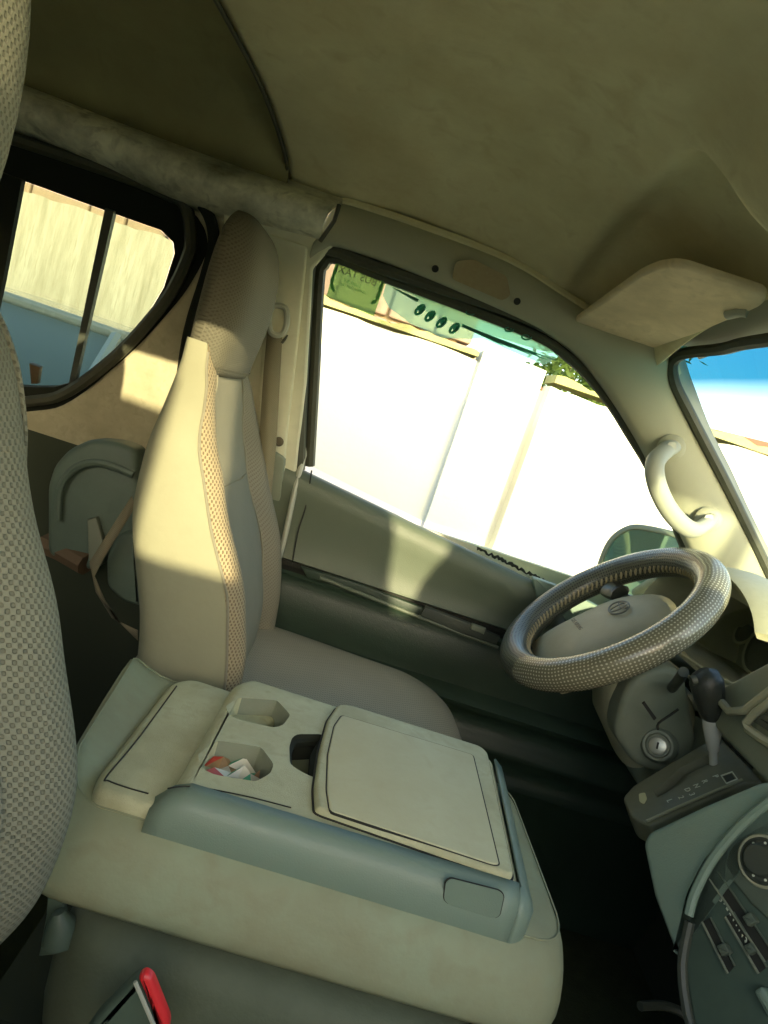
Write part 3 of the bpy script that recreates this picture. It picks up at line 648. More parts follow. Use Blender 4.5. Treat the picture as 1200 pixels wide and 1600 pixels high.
# sun visor
sv = thing('sun_visor', 'folded beige cloth sun visor under the headliner above the wheel', 'sun visor', tuple(Y(1040, 480, 1.2)))
def VP(px, py): return onp(px, py, (.32, 1.2, 1.312), Vector((.0, .145, 1)))
vp = [(890, 508), (1000, 430), (1030, 418), (1062, 416), (1190, 458), (1196, 468), (1190, 480), (1087, 523), (1017, 547), (967, 547)]
bevel(part('visor_board', plate([VP(*p) for p in vp], .013, (0, 0, -1), rp=.03, r=.006), m_plaincloth and mat('visor_cloth', (.78, .67, .45), .9, dirt=.5, dcol=(.33, .28, .15), dscale=9, bump=.3, bscale=600, spec=.1), sv), .002, 2)
part('pivot_clip', tube([VP(1138, 490)+Vector((0, 0, .0)), VP(1156, 486), VP(1168, 487)], .009, 10), m_handle, sv)
# windscreen glass
ws = thing('windscreen', 'windscreen glass with a blue shade band along its top', 'window', (.62, .74, 1.1))
wtop = [(.50+.03*max(-.1, 1-(abs(y-.74)/.66)**2), y, 1.355) for y in [-.02+1.58*j/16 for j in range(17)]]
wbot = [(.95+.07*max(-.1, 1-(abs(y-.74)/.7)**2), y, .88) for y in [-.08+1.80*j/16 for j in range(17)]]
part('glass_sheet', grid([wtop, [Vector(a).lerp(Vector(b), .5)+Vector((.015, 0, .01)) for a, b in zip(wtop, wbot)], wbot]), glass('windscreen_glass', (.86, .95, .93), .012, band=(.135, .18, (.035, .19, .28))), ws, auto=False)

# ------------------------------------------------------------------ seats
def smooth_keys(keys, z):
    for (a, va), (b, vb) in zip(keys, keys[1:]):
        if z <= b:
            t = max(0, (z-a)/(b-a)); t = t*t*(3-2*t)*.4+t*.6; return va+(vb-va)*t
    return keys[-1][1]
def make_seat(name, label, yc, near=False):
    t = thing(name, label, 'seat', (-.1, yc, 0))
    XF = [(.44, -.12), (.52, -.125), (.60, -.135), (.69, -.16), (.83, -.232), (.93, -.280), (.99, -.305), (1.03, -.325), (1.055, -.335)]
    XB = [(.44, -.25), (.60, -.278), (.78, -.338), (.87, -.360), (.95, -.375), (1.0, -.385), (1.055, -.392)]
    HW = [(.44, .205), (.55, .215), (.80, .222), (.90, .215), (.95, .198), (.985, .176), (1.01, .158), (1.035, .143), (1.055, .136)]
    fr = [(-1.0, -.055), (-.985, -.025), (-.93, -.008), (-.84, 0), (-.74, -.006), (-.66, -.022), (-.60, -.034), (-.45, -.034), (-.22, -.03), (0, -.029), (.22, -.03), (.45, -.034), (.60, -.034), (.66, -.022), (.74, -.006), (.84, 0), (.93, -.008), (.985, -.025), (1.0, -.055)]
    bk = [(1.0, .045), (.97, .015), (.88, .002), (.5, -.006), (0, -.008), (-.5, -.006), (-.88, .002), (-.97, .015), (-1.0, .045)]
    if near: XF[:4] = [(.44, -.28), (.52, -.225), (.60, -.185), (.69, -.178)]; XB[:2] = [(.44, -.34), (.60, -.31)]
    XF = [(a, b+.054) for a, b in XF]; XB = [(a, b+.028+.045*max(0, min(1, (a-.80)/.18))) for a, b in XB]
    zs = [.44, .48, .52, .56, .60, .65, .70, .75, .79, .83, .87, .90, .93, .955, .975, .995, 1.012, 1.028, 1.042, 1.055]
    if near: HW = [(.44, .205), (.55, .215), (.80, .222), (.96, .218), (.995, .21), (1.02, .185), (1.04, .155), (1.055, .13)]; zs = [z+.03*max(0, min(1, (z-.8)/.2)) for z in zs]; HW = [(a+.03*max(0, min(1, (a-.8)/.2)), b) for a, b in HW]
    rings = []
    for z in zs:
        xf, xb, hw = smooth_keys(XF, z), smooth_keys(XB, z), smooth_keys(HW, z)
        th = xf-xb
        wr = .0016*math.sin(61*z+2)+.0012*math.sin(33*z); k = max(0, min(1, (z-.92)/.12)); dep = 1-.8*k
        lum = .012*math.exp(-((z-.60)/.09)**2)
        r_ = [(xf+dx_*dep*min(1, th/.12)+(lum if abs(f) < .6 else 0)+wr*math.sin(9*f+z*14), yc+f*hw, z) for f, dx_ in fr]
        r_ += [(xb+dx_*min(1, th/.12), yc+f*hw, z) for f, dx_ in bk]
        rings.append([(a, b, c-.014*max(0, min(1, (c-.8)/.25))) for a, b, c in r_])
    n = len(fr); K = n+len(bk)
    def strip(idx): return grid([[r_[i % K] for i in idx] for r_ in rings])
    c1, c2, c3 = (m_near, m_near, m_near) if near else (m_strip, m_centre, m_plaincloth)
    parts = [('backrest_side', list(range(n+len(bk)-3, K))+[K, K+1], m_seatside if not near else m_near), ('backrest_side', list(range(n-2, n+4)), m_seatside),
             ('bolster', [1, 2, 3, 4, 5, 6], c1), ('bolster', [n-7, n-6, n-5, n-4, n-3, n-2], c2 if not near else c1),
             ('backrest_centre', list(range(6, n-6)), c3), ('backrest_back', list(range(n+2, K-2)), m_seatside)]
    for nm, idx, mm in parts: part(nm, strip(idx), mm, t, auto=False).modifiers.new('s', 'SUBSURF').levels = 1
    # piping along the seams
    for i in (1, 6, n-7, n-2):
        pp = spline([Vector(r_[i])+Vector((.0012, 0, 0)) for r_ in rings[:-1]], 2)
        part('piping', tube(pp, .0022 if i in (1, n-2) else .0016, 6), m_plaincloth if not near else m_near, t)
    # horizontal seam across the centre panel
    zi = 9; pp = [Vector(rings[zi][i])+Vector((.0005, 0, 0)) for i in range(6, n-6)]
    part('cross_seam', tube(spline(pp, 3), .0018, 6), m_line if 0 else m_plaincloth, t)
    # headrest
    HZ = [(1.005, .124, -.390, -.318), (1.02, .130, -.394, -.310), (1.045, .131, -.396, -.310), (1.08, .130, -.398, -.304), (1.13, .135, -.398, -.300), (1.18, .137, -.398, -.302), (1.225, .135, -.396, -.308), (1.255, .126, -.392, -.318), (1.275, .108, -.385, -.332), (1.283, .08, -.375, -.345)]
    hr = []
    for z, hw, xb, xf in HZ:
        r_ = []
        for k in range(28):
            a = 2*math.pi*k/28; ca, sa = math.cos(a), math.sin(a)
            r_.append(((xb+xf)/2+abs(ca)**.55*math.copysign(1, ca)*(xf-xb)/2, yc+abs(sa)**.5*math.copysign(1, sa)*hw, z))
        hr.append(r_)
    hr = [[(p[0]+(.068 if near else .060)+(.012 if p[0] < -.37 else 0), p[1], 1.03+(p[2]-1.03)*.92-.014) for p in q] for q in hr]
    h = part('headrest', loft(hr), m_headrest if not near else m_near, t, auto=False); subsurf(h, 1)
    part('headrest_seam', tube([Vector(p)+Vector((0, 0, .004)) for p in hr[1]], .0012, 6, True), m_headrest, t)
    # cushion
    cr = []
    for z, dx_, dy_ in ((.30, 0, 0), (.34, .012, .008), (.42, .02, .012), (.48, .016, .008), (.52, -.006, -.012), (.538, -.035, -.045), (.545, -.10, -.11)):
        L = [(-.28, -.215), (.10, -.225), (.20, -.205), (.26, -.13), (.275, 0), (.26, .13), (.20, .205), (.10, .225), (-.28, .215)]
        P = spline([(a+.05, b, 0) for a, b in L], 4, True)
        cx_, cy_ = 0, 0; cr.append([(p.x*(1+dx_/.27), yc+p.y*(1+dy_/.22), z-(.13 if near else .008)) for p in P])
    subsurf(part('cushion', loft(cr), m_cush if not near else m_carpet, t, auto=False), 1)
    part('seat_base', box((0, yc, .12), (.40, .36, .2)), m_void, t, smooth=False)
    return t
drv = make_seat('driver_seat', 'beige driver seat with tall headrest and sunlit side behind the console', 1.215)
pas = make_seat('passenger_seat', 'textured cloth passenger seat closest to the viewer at the left edge', .302, near=True)
# ignition of details: recline lever by the driver cushion
part('recline_lever', tube(spline([Y(400, 1022, 1.42), Y(395, 1040, 1.40), Y(408, 1060, 1.38)], 4), .009, 8), m_dash, drv)

# ------------------------------------------------------------------ centre seat folded into a console
cs = thing('centre_seat_console', 'folded centre seat back serving as a console tray with two cup holders', 'console', (0, .82, .3))
ZT = .62
def body_ring(z, gx0, gx1, gy0, gy1, rr):
    P = roundp([(-.200+gx0, .600+gy0), (.362-gx1, .600+gy0), (.350-gx1, .945-gy1), (-.200+gx0, .945-gy1)], rr, 6); return [(p.x, p.y, z) for p in P]
rg = [body_ring(.50, .03, .04, .04, .03, .05), body_ring(.492, .008, .012, .008, .01, .05), body_ring(.503, -.005, -.002, -.004, -.002, .055), body_ring(.53, -.004, -.004, .004, -.002, .055), body_ring(.555, .004, 0, .014, 0, .055),
      body_ring(.571, .010, .004, .026, .004, .055), body_ring(.580, .018, .010, .040, .010, .05), body_ring(.585, .03, .02, .055, .02, .05)]
base = rg[-1]; cx_ = sum(p[0] for p in base)/len(base); cy_ = sum(p[1] for p in base)/len(base)
for k in range(1, 15):
    t = 1-k/15; rg.append([(cx_+(p[0]-cx_)*t, cy_+(p[1]-cy_)*t, .585) for p in base])
def hump(p):
    x, y, z = p; a = max(0, min(1, (z-.50)/.07)); g = math.exp(-((x+.198)/.026)**2) if x > -.198 else 1
    yy = max(0, min(1, (y-.60)/.20)); yy = yy*yy*(3-2*yy)
    w_ = .0035*math.sin(23*x+3)*math.sin(31*y)
    return (x-.030*a*yy*max(0, min(1, (-.12-x)/.06)), y, z+a*g*(.010+.066*yy)*(1-.55*max(0, (y-.86)/.08))+(w_ if z > .52 else 0))
rg = [[hump(p) for p in q] for q in rg]
subsurf(part('folded_back', loft(rg), m_fold, cs, auto=False), 1)
for d_, z_ in ((.030, .5822), (.034, .5824)):
    pass
sm_ = [hump(p) for p in rg[6]] if 0 else [Vector(p) for p in rg[6]]
part('edge_seam', tube([p+Vector((0, 0, .0006)) for p in sm_], .0011, 5, True), m_fold, cs)
# lower cushion
def cr2(z, g): return [(p.x, p.y, z) for p in roundp([(-.15+g, .592+g), (.29-g, .585+g), (.29-g, .95-g), (-.15+g, .95-g)], .08, 6)]
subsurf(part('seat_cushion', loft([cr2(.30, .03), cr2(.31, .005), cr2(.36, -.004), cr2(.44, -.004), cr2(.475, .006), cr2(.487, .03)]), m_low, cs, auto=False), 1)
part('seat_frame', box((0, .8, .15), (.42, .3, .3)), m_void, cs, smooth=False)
# plastic tray, high front section with pits
def T(px, py, z=ZT): p = Z(px, py, z); return (p.x, p.y)
hi = [T(228, 1277, .60), T(300, 1134), T(345, 1064), T(487, 1083), T(762, 1176), T(778, 1205), T(812, 1385), T(800, 1402), T(500, 1312)]
x0 = -.105
hi = [(-.084, .642), (-.080, .915), (-.06, .945), (.28, .940), (.302, .925), (.292, .68), (.290, .653), (.278, .645)]
cup1 = [T(*p) for p in ((352, 1104), (371, 1090), (433, 1094), (454, 1117), (442, 1133), (429, 1137), (375, 1125), (358, 1117))]
cup2 = [T(*p) for p in ((308, 1179), (340, 1157), (408, 1167), (428, 1194), (423, 1208), (400, 1221), (333, 1210), (315, 1200))]
slot = [T(*p) for p in ((452, 1167), (456, 1153), (464, 1147), (504, 1147), (496, 1170), (492, 1216), (470, 1205), (453, 1194))]
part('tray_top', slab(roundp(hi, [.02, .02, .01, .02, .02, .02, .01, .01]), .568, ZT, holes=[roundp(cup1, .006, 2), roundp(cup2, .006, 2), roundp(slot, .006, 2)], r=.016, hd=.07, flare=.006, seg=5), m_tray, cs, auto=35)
tto = cs.children[-1]; tto.data.materials.append(m_dash); tto.data.materials.append(m_black)  # pit faces get darker colours: shade inside the holes painted in
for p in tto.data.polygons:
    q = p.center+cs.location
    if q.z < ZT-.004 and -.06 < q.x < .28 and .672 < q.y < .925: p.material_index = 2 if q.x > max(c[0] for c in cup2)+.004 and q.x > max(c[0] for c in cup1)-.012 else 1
# side skirt in a cooler grey, stands a little proud of the tray side
sk_ = [(-.118, .698), (.272, .694), (.292, .712)]
rows = []
for t_ in range(25):
    x = -.098+(.382)*t_/24; e = max(0, min(1, (x+.102)/.03)); e = e*e*(3-2*e)
    rows.append([(x, .634, .560), (x, .6325, .575), (x, .6345+.002*(1-e), .585+.020*e), (x, .643, .590+.026*e), (x, .657, .594+.0275*e)])
solid(part('tray_side', grid(rows), m_trayside, cs, auto=False), .003, 0)
rows = [[(.268+.008*math.sin(a)+.01*math.sin(a), .714-.0205*math.cos(a), z) for z in (.560, .585, .603, .612)] for a in [k*math.pi/2/6 for k in range(7)]]
rows = []
for k in range(9):
    a = k/8*math.pi/2; cx_, cy_ = .284, .654
    f_ = lambda r_: (cx_+r_*math.sin(a), cy_-r_*math.cos(a))
    rows.append([(*f_(.0205), .560), (*f_(.0215), .575), (*f_(.0205), .603), (*f_(.014), .612), (*f_(.002), .621)])
for y in (.72, .79, .87, .92):
    rows.append([(q_+(y-.654)*.05, y, z_) for q_, z_ in ((.3045, .560), (.3055, .575), (.3045, .603), (.298, .612), (.286, .621))])
solid(part('tray_front', grid(rows), m_trayside, cs, auto=False), .003, 0)
# low rear section of the tray
lo = [T(146, 1250, .592), T(160, 1222, .592), T(268, 1068, .592), T(300, 1062, .592), T(345, 1068, .592), T(240, 1290, .590), T(228, 1284, .59)]
part('rear_ledge', slab(roundp([(-.155, .641), (-.162, .664), (-.160, .905), (-.14, .935), (.0, .93), (-.06, .641)], .02), .560, .5965, r=.009, flare=.002), m_tray, cs, auto=35)
part('ledge_seam', tube(spline([Z(232, 1240, .5970), Z(200, 1231, .5970), Z(170, 1220, .5970), Z(167, 1213, .5970), Z(215, 1155, .5970), Z(276, 1072, .5970)], 5), .0009, 6), m_line, cs)
part('ledge_seam', tube(spline([Z(262, 1232, ZT+.0005), Z(300, 1229, ZT+.0005), Z(380, 1243, ZT+.0005), Z(455, 1262, ZT+.0005)], 5), .0008, 6), m_line, cs)
# lid
lid = [T(491, 1271), T(489, 1235), T(497, 1178), T(510, 1130), T(526, 1107), T(545, 1108), T(748, 1172), T(760, 1182), T(800, 1372), T(795, 1378), T(505, 1277)]
LP = roundp(lid, .008, 3)
part('lid_gap', slab(inset(ccw([Vector(p) for p in LP]), -.0022), ZT-.002, ZT+.0012), m_line, cs)
ld = part('lid', slab(LP, ZT-.001, ZT+.008, r=.005), m_tray, cs)
inn = roundp([T(515, 1268, .628), T(510, 1235, .628), T(512, 1180, .628), T(522, 1135, .628), T(534, 1118, .628), T(739, 1180, .628), T(780, 1352, .628), T(770, 1352, .628)], .006, 3)
part('lid_inlay_groove', slab(inset(ccw([Vector(p) for p in inn]), -.0012), .626, .6284), m_line, ld)
part('lid_inlay', slab(inn, .626, .6294, r=.002), m_inlay, ld)
# ash tray cover on the side skirt
lat = [Y(695, 1378, .6315), Y(703, 1372, .6315), Y(782, 1392, .6315), Y(789, 1400, .6315), Y(782, 1432, .6315), Y(772, 1437, .6315), Y(700, 1414, .6315), Y(692, 1406, .6315)]
part('side_cover_gap', plate([p+Vector((0, .0008, 0)) for p in lat], .0015, (0, -1, 0), rp=.005), m_line, cs)
cg = Vector((0, 0, 0))
for p in lat: cg += p
cg /= len(lat)
part('side_cover', plate([cg+(p-cg)*.965 for p in lat], .002, (0, -1, 0), rp=.005), m_trayside, cs)
# crumpled wrappers
def crumple(c, rad, seed, cols):
    rnd = random.Random(seed); rows = []
    for i in range(6):
        r_ = []
        for j in range(7):
            x = (i/5-.5)*2; y = (j/6-.5)*2; s = 1-.25*(x*x*y*y)
            r_.append((c[0]+x*rad[0]*s+rnd.uniform(-.004, .004), c[1]+y*rad[1]*s+rnd.uniform(-.004, .004), c[2]+rnd.uniform(-.009, .009)-.010*(x*x+y*y)*.3))
        rows.append(r_)
    V, F = grid(rows); F2 = []
    for f in F: F2 += [(f[0], f[1], f[2]), (f[0], f[2], f[3])]
    fm = []
    for f in F2:
        p = sum((V[i] for i in f), Vector())/3; a = (p.x-c[0])/rad[0]+.25*(p.y-c[1])/rad[1]
        fm.append(0 if a < -.45 and rnd.random() < .85 else (1 if rnd.random() < .42 else (2 if rnd.random() < .8 else 3)))
    return V, F2, fm
cc = Vector((sum(p[0] for p in cup2)/8, sum(p[1] for p in cup2)/8, ZT-.018))
V, F, fm = crumple(cc, (.036, .040), 4, None)
for nm, P_, h_, mm_ in (('cup_floor_shade', cup1, .069, m_dash), ('cup_floor_shade', cup2, .069, m_dash), ('slot_floor_shade', slot, .055, m_black)):  # dark sheets on the pit floors, painting the shade down there
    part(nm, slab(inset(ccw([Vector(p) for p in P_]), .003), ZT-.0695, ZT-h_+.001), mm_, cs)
part('slot_wall_shade', tube([Vector((*p, ZT-.012)) for p in slot], .0065, 6, True), m_black, cs)  # black ring paints the shade inside the slot
w1 = obj('crumpled_wrapper', V, F, m_red, None, smooth=False, ms=[mat('wrapper_red', (.42, .05, .035), .4), m_green, mat('wrapper_white', (.62, .62, .50), .45), mat('wrapper_brown', (.30, .18, .08), .5)], fm=fm)
setp(w1, 'crumpled red, white and green wrapper stuffed in the nearer cup holder', 'litter')
cc = Vector((sum(p[0] for p in slot)/8, sum(p[1] for p in slot)/8-.012, ZT-.045))
V, F, fm = crumple(cc, (.018, .020), 9, None)
w2 = obj('wrapper_scrap', V, F, m_green, None, smooth=False, ms=[m_green, m_green, mat('scrap_white', (.45, .5, .36), .5), mat('scrap_brown', (.25, .2, .1), .5)], fm=fm)
setp(w2, 'small green and white wrapper scrap at the bottom of the console slot', 'litter')

# ------------------------------------------------------------------ steering wheel
WC = Vector((.488, 1.20, .812)); AX = Vector((-.725, 0, .689)).normalized()
sw = thing('steering_wheel', 'steering wheel in a laced grey perforated cover with beige airbag hub', 'steering wheel', tuple(WC))
WM = frame(WC, AX, (1, 0, 0)) 
m_cover = use_uv(weave('perforated_cover', (.15, .145, .095), (.44, .44, .33), .0052, axes=((1, 1, 0), (-1, 1, 0)), depth=-.5, rough=.27, thr=.30, spec=.7, dist=.0006))
m_cover2 = use_uv(weave('perforated_cover_dark', (.10, .105, .075), (.02, .022, .016), .0052, axes=((1, 1, 0), (-1, 1, 0)), depth=.8, rough=.3, thr=.1, spec=.6, dist=.0008))
RR = .180; TR = .0275
rings = []; KK = 20; NN = 120
for i in range(NN):
    a = 2*math.pi*i/NN; c = Vector((math.cos(a), math.sin(a), 0))*RR; e = Vector((math.cos(a), math.sin(a), 0))
    rings.append([WM @ (c+e*TR*math.cos(2*math.pi*j/KK)+Vector((0, 0, TR*math.sin(2*math.pi*j/KK)))) for j in range(KK)])
V, F = grid(rings, True, True)
fm = []
for f in F:
    p = WM.inverted() @ (sum((V[i] for i in f), Vector())/4); fm.append(1 if (p.x < .03 and p.y > -.06) or (Vector((p.x, p.y)).length < RR-.006 and p.y > -.02) else 0)
rim = obj('rim_cover', V, F, m_cover, sw, ms=[m_cover, m_cover2], fm=fm, auto=False)
uvl = rim.data.uv_layers.new(name='uv')
for p in rim.data.polygons:
    qs = [(rim.data.loops[l].vertex_index//KK, rim.data.loops[l].vertex_index % KK) for l in p.loop_indices]
    wi = max(q[0] for q in qs) == NN-1 and min(q[0] for q in qs) == 0; wj = max(q[1] for q in qs) == KK-1 and min(q[1] for q in qs) == 0
    for l, (a, b) in zip(p.loop_indices, qs):
        a = a+NN if wi and a == 0 else a; b = b+KK if wj and b == 0 else b
        uvl.data[l].uv = (a/NN*.0104*98, b/KK*.0104*15)
# lacing on the inner side of the rim
lc = []
for i in range(0, 96):
    a = 2*math.pi*i/96; e = Vector((math.cos(a), math.sin(a), 0)); s_ = Vector((-math.sin(a), math.cos(a), 0))
    p = WM @ (e*(RR-TR*.93)+Vector((0, 0, .008))); q = WM @ (e*(RR-TR*.97)+s_*.006+Vector((0, 0, -.004)))
    lc.append(tube([p, (p+q)/2-(WM.to_3x3() @ e)*.0025, q], .0022, 5))
part('lacing', join(*lc), mat('lacing_cord', (.30, .26, .15), .5), sw)
# hub
HM = frame(WC-AX*.030, AX, (1, 0, 0))
hub = [(-.105, -.060), (-.09, -.085), (.0, -.088), (.055, -.075), (.085, -.03), (.088, .03), (.055, .075), (.0, .088), (-.09, .085), (-.105, .060), (-.112, 0)]
hubp = [(p.x*1.30-.008, p.y*1.36) for p in spline([(a, b, 0) for a, b in hub], 3, True)]
def dome(P, h0, hh, M, n=6):
    P = ccw([Vector(p[:2]) for p in P]); c = sum(P, Vector((0, 0)))/len(P); rings = [[M @ Vector((p.x, p.y, h0-.010)) for p in P]]
    for k in range(n+1):
        t = k/n; s = 1-.9*t*t if k else 1; rings.append([M @ Vector((*(c+(p-c)*(1-.96*t)), h0+hh*(1-(1-t)**2.6))) for p in P])
    return loft(rings)
hb = part('airbag_hub', dome(hubp, 0, .032, HM, 8), m_hub, sw, auto=50)
for pts in ([(-.06, .07, -.005), (-.075, .12, .0), (-.07, .17, .02)], [(-.06, -.07, -.005), (-.075, -.12, .0), (-.07, -.17, .02)], [(.06, .06, -.005), (.05, .12, .0), (.04, .182, .02)], [(.06, -.06, -.005), (.05, -.12, .0), (.04, -.182, .02)]):
    part('spoke', tube(spline([HM @ Vector(p) for p in pts], 4), .015, 10, ell=.5, nrm=AX), m_dark, sw)
part('spoke_wrap', tube(spline([HM @ Vector(p) for p in [(.052, .105, .012), (.048, .125, .012), (.044, .145, .016)]], 4), .021, 10, ell=.6, nrm=AX), m_cover2, sw)
# emblem: three ellipses
def ell(a, b, ox, oy, r_, h):
    return tube([HM @ Vector((ox+b*math.sin(t), oy+a*math.cos(t), h)) for t in [2*math.pi*k/28 for k in range(28)]], r_, 6, True)
m_emb = mat('emblem_ink', (.12, .12, .09), .4)
part('emblem', join(ell(.026, .018, .022, 0, .0016, .0330), ell(.009, .0165, .022, 0, .0012, .0335), ell(.018, .006, .030, 0, .0012, .0335)), m_emb, hb)
text('SRS AIRBAG', .011, frame(HM @ Vector((-.055, .020, .0325)), AX, (0, -1, 0)) @ Matrix.Identity(4), m_emb, hb)

# ------------------------------------------------------------------ dashboard
db = thing('dashboard', 'dusty grey green dashboard with instrument hood and centre controls behind the wheel', 'dashboard', (.7, .74, .5))
# top slab
rows = []
for j in range(25):
    y = .03+1.44*j/24
    bulge = .04*math.exp(-((y-1.2)/.17)**4)
    rows.append([(.66, y, .70), (.66, y, .835+bulge*.4), (.675, y, .868+bulge), (.70, y, .885+bulge), (.75, y, .892+bulge*.6), (.97, y, .885)])
# split away the cluster opening: only build the slab beside the binnacle
solid(part('dash_top', grid([r_ for r_ in rows if r_[0][1] < .96]), m_dash, db, auto=50), .01, 0)
solid(part('dash_top', grid([[(max(p[0], .70), p[1], p[2]) for p in r_[2:]] for r_ in rows if r_[0][1] > .96]), m_dashlt, db, auto=50), .01, 0)
# binnacle hood arch
rows = []
for k in range(25):
    a = math.pi*(k/24)*.80; yy = 1.20+.205*math.cos(a); zz = .775+.158*math.sin(a)**.75
    yo = 1.20+.235*math.cos(a); zo = .775+.180*math.sin(a)**.75
    lean = .55*(zz-.775)
    rows.append([(.86, yy, zz-.03), (.72, yy, zz), (.635+lean*.25, yy, zz), (.620+lean*.25, yy*.5+yo*.5, (zz+zo)/2+.003), (.635+lean*.25, yo, zo), (.72, yo, zo+.006), (.86, yo, zo-.02)])
part('instrument_hood', grid(rows), m_dashlt, db, auto=60)
part('cluster_face', box((.85, 1.20, .83), (.02, .42, .22), Matrix.Rotation(R(-18), 3, 'Y')), m_dash, db)
part('binnacle_floor', box((.76, 1.20, .765), (.22, .44, .012), Matrix.Rotation(R(8), 3, 'Y')), m_dashlt, db)
for yy, rr_ in ((1.27, .062), (1.13, .062), (1.36, .03), (1.045, .03)):
    M = frame((.832, yy, .835), (-1, 0, .3)); 
    part('gauge_rim', tube([M @ Vector((rr_*math.cos(t), rr_*math.sin(t), .006)) for t in [2*math.pi*q/36 for q in range(36)]], .003, 6, True), m_dashlt, db)
    part('gauge', lathe([(0, 0), (rr_, 0), (rr_, .006), (rr_-.004, .006), (rr_-.006, .002), (0, .002)], 32, M), m_dark, db)
part('cluster_lens', plate([(.76, 1.02, .78), (.76, 1.39, .78), (.81, 1.37, .92), (.81, 1.05, .92)], .003, (-1, 0, 0)), glass('lens', (.9, .92, .85), .1), db)
for zz in (.80, .775):
    part('hood_line', tube(spline([(.66, 1.02, zz), (.625, 1.10, zz-.004), (.61, 1.2, zz-.006), (.625, 1.32, zz-.004), (.66, 1.40, zz)], 5), .003, 6), m_dashlt, db)
# lower fascia round the column
def fas(px, py, x): return X(px, py, x)
part('lower_fascia', plate([fas(*p, .67) for p in ((985, 1010), (1040, 1075), (1110, 1088), (1200, 1104), (1260, 1200), (1130, 1260), (1000, 1245), (960, 1180), (935, 1110), (960, 1040))], .06, (-1, 0, 0), r=.02, rp=.02), m_dash, db, auto=50)
# column shroud
CM = frame(WC-AX*.055, -AX, (0, 0, 1))
def cring(w_, h_, d, ox=0): return [CM @ Vector((ox+abs(math.cos(a))**.6*math.copysign(h_, math.cos(a)), abs(math.sin(a))**.6*math.copysign(w_, math.sin(a)), d)) for a in [2*math.pi*k/28 for k in range(28)]]
cl = thing('steering_column', 'grey steering column shroud with ignition lock under the wheel', 'steering column', tuple(WC-AX*.1))
part('shroud', loft([cring(.045, .04, -.005), cring(.062, .052, .01, -.0), cring(.068, .062, .05, -.01), cring(.075, .075, .10, -.02), cring(.078, .08, .19, -.02)]), m_dashlt, cl, auto=50)
part('shroud_seam', tube([CM @ Vector((.0, -.0765-.001*k, .02+.03*k)) for k in range(6)], .0012, 6), m_line, cl)
ip = Y(1028, 1165, 1.085); IM = frame(ip, (-.55, -.8, .25))
part('ignition_ring', lathe([(0, -.03), (.030, -.03), (.028, -.004), (.024, .002), (.020, .002), (.018, -.004), (0, -.004)], 32, IM), m_dash, cl)
part('ignition_barrel', lathe([(0, -.01), (.0145, -.01), (.014, .004), (.011, .005), (0, .005)], 28, IM), mat('lock_metal', (.45, .46, .38), .35, metal=.7), cl)
part('key_slot', box(IM @ Vector((0, 0, .005)), (.003, .011, .002), IM.to_3x3()), m_line, cl)
part('lower_cover', plate([Y(*p, 1.10) for p in ((985, 1065), (1030, 1040), (1070, 1050), (1080, 1110), (1092, 1165), (1075, 1200), (1030, 1212), (990, 1195), (960, 1150), (970, 1100))], .05, (-.3, -1, 0), r=.012, rp=.02), m_dash, cl, auto=50)
for k, s_ in enumerate(('PUSH',)):
    pass
part('stalk', tube(spline([Y(1050, 1075, 1.10), Y(1062, 1060, 1.02), Y(1068, 1050, .99)], 4), .008, 10), m_dark, cl)
part('vent_slot', plate([Y(*p, 1.049) for p in ((1004, 1100), (1008, 1097), (1026, 1122), (1022, 1126))], .004, (0, -1, 0)), m_line, cl)
part('cover_gap', tube(spline([Y(1028, 1140, 1.048), Y(1029, 1130, 1.048), Y(1046, 1118, 1.048), Y(1060, 1108, 1.048)], 3), .0022, 6), m_line, cl)
# light dash panel right of the lever, with vent frame
part('centre_fascia', plate([X(*p, .585) for p in ((1078, 1090), (1120, 1075), (1330, 960), (1330, 1330), (1200, 1230), (1125, 1150))], .05, (-1, 0, 0), r=.01), m_dash, db, auto=50)
part('vent_frame', tube([X(*p, .580) for p in ((1250, 1060), (1180, 1115), (1166, 1130), (1170, 1140), (1196, 1158), (1260, 1190))], .006, 8), m_dashlt, db)
part('vent_bezel', tube([X(*p, .578) for p in ((1128, 1098), (1140, 1112), (1165, 1110), (1210, 1075), (1260, 1040))], .006, 8), m_dashlt, db)
for k in range(4):
    part('vent_slat', plate([X(1178+k*9, 1128-k*7, .577), X(1186+k*9, 1122-k*7, .577), X(1230+k*9, 1150-k*7, .577), X(1222+k*9, 1156-k*7, .577)], .004, (-1, 0, 0)), m_dark, db)
# shifter
sh = thing('gear_lever', 'automatic gear lever with black knob and chrome stem over its gate panel', 'gear lever', (.54, .97, .71))
SPn = Vector((-.62, 0, .785)).normalized(); SP0 = Y(1115, 1195, .97)
def S(px, py, off=0): return onp(px, py, SP0+SPn*off, SPn)
gate = [S(*p) for p in ((1021, 1236), (1050, 1213), (1062, 1200), (1100, 1181), (1117, 1179), (1119, 1191), (1092, 1201), (1076, 1210), (1068, 1222), (1042, 1238), (1027, 1246))]
part('gate_panel', plate([S(*p) for p in ((972, 1245), (989, 1226), (1100, 1160), (1127, 1150), (1195, 1222), (1160, 1222), (1015, 1290), (985, 1275))], .035, SPn, r=.005, rp=.008, holes=[gate], hd=.014), mat('gate_panel_plastic', (.20, .21, .14), .38, dirt=.6, dcol=(.14, .14, .09), dscale=14), sh, auto=35)
part('gate_edge', tube(spline([S(1010, 1283, .002), S(1080, 1252, .002), S(1160, 1218, .002)], 4), .0022, 6), m_dashlt, sh)
part('panel_gap', tube(spline([S(1127, 1152, .001), S(1165, 1188, .001), S(1200, 1222, .001)], 4), .0018, 6), m_line, sh)
lbot = S(1115, 1196, -.004); ltop = Y(1113, 1120, .955); kt = Y(1100, 1050, .945)
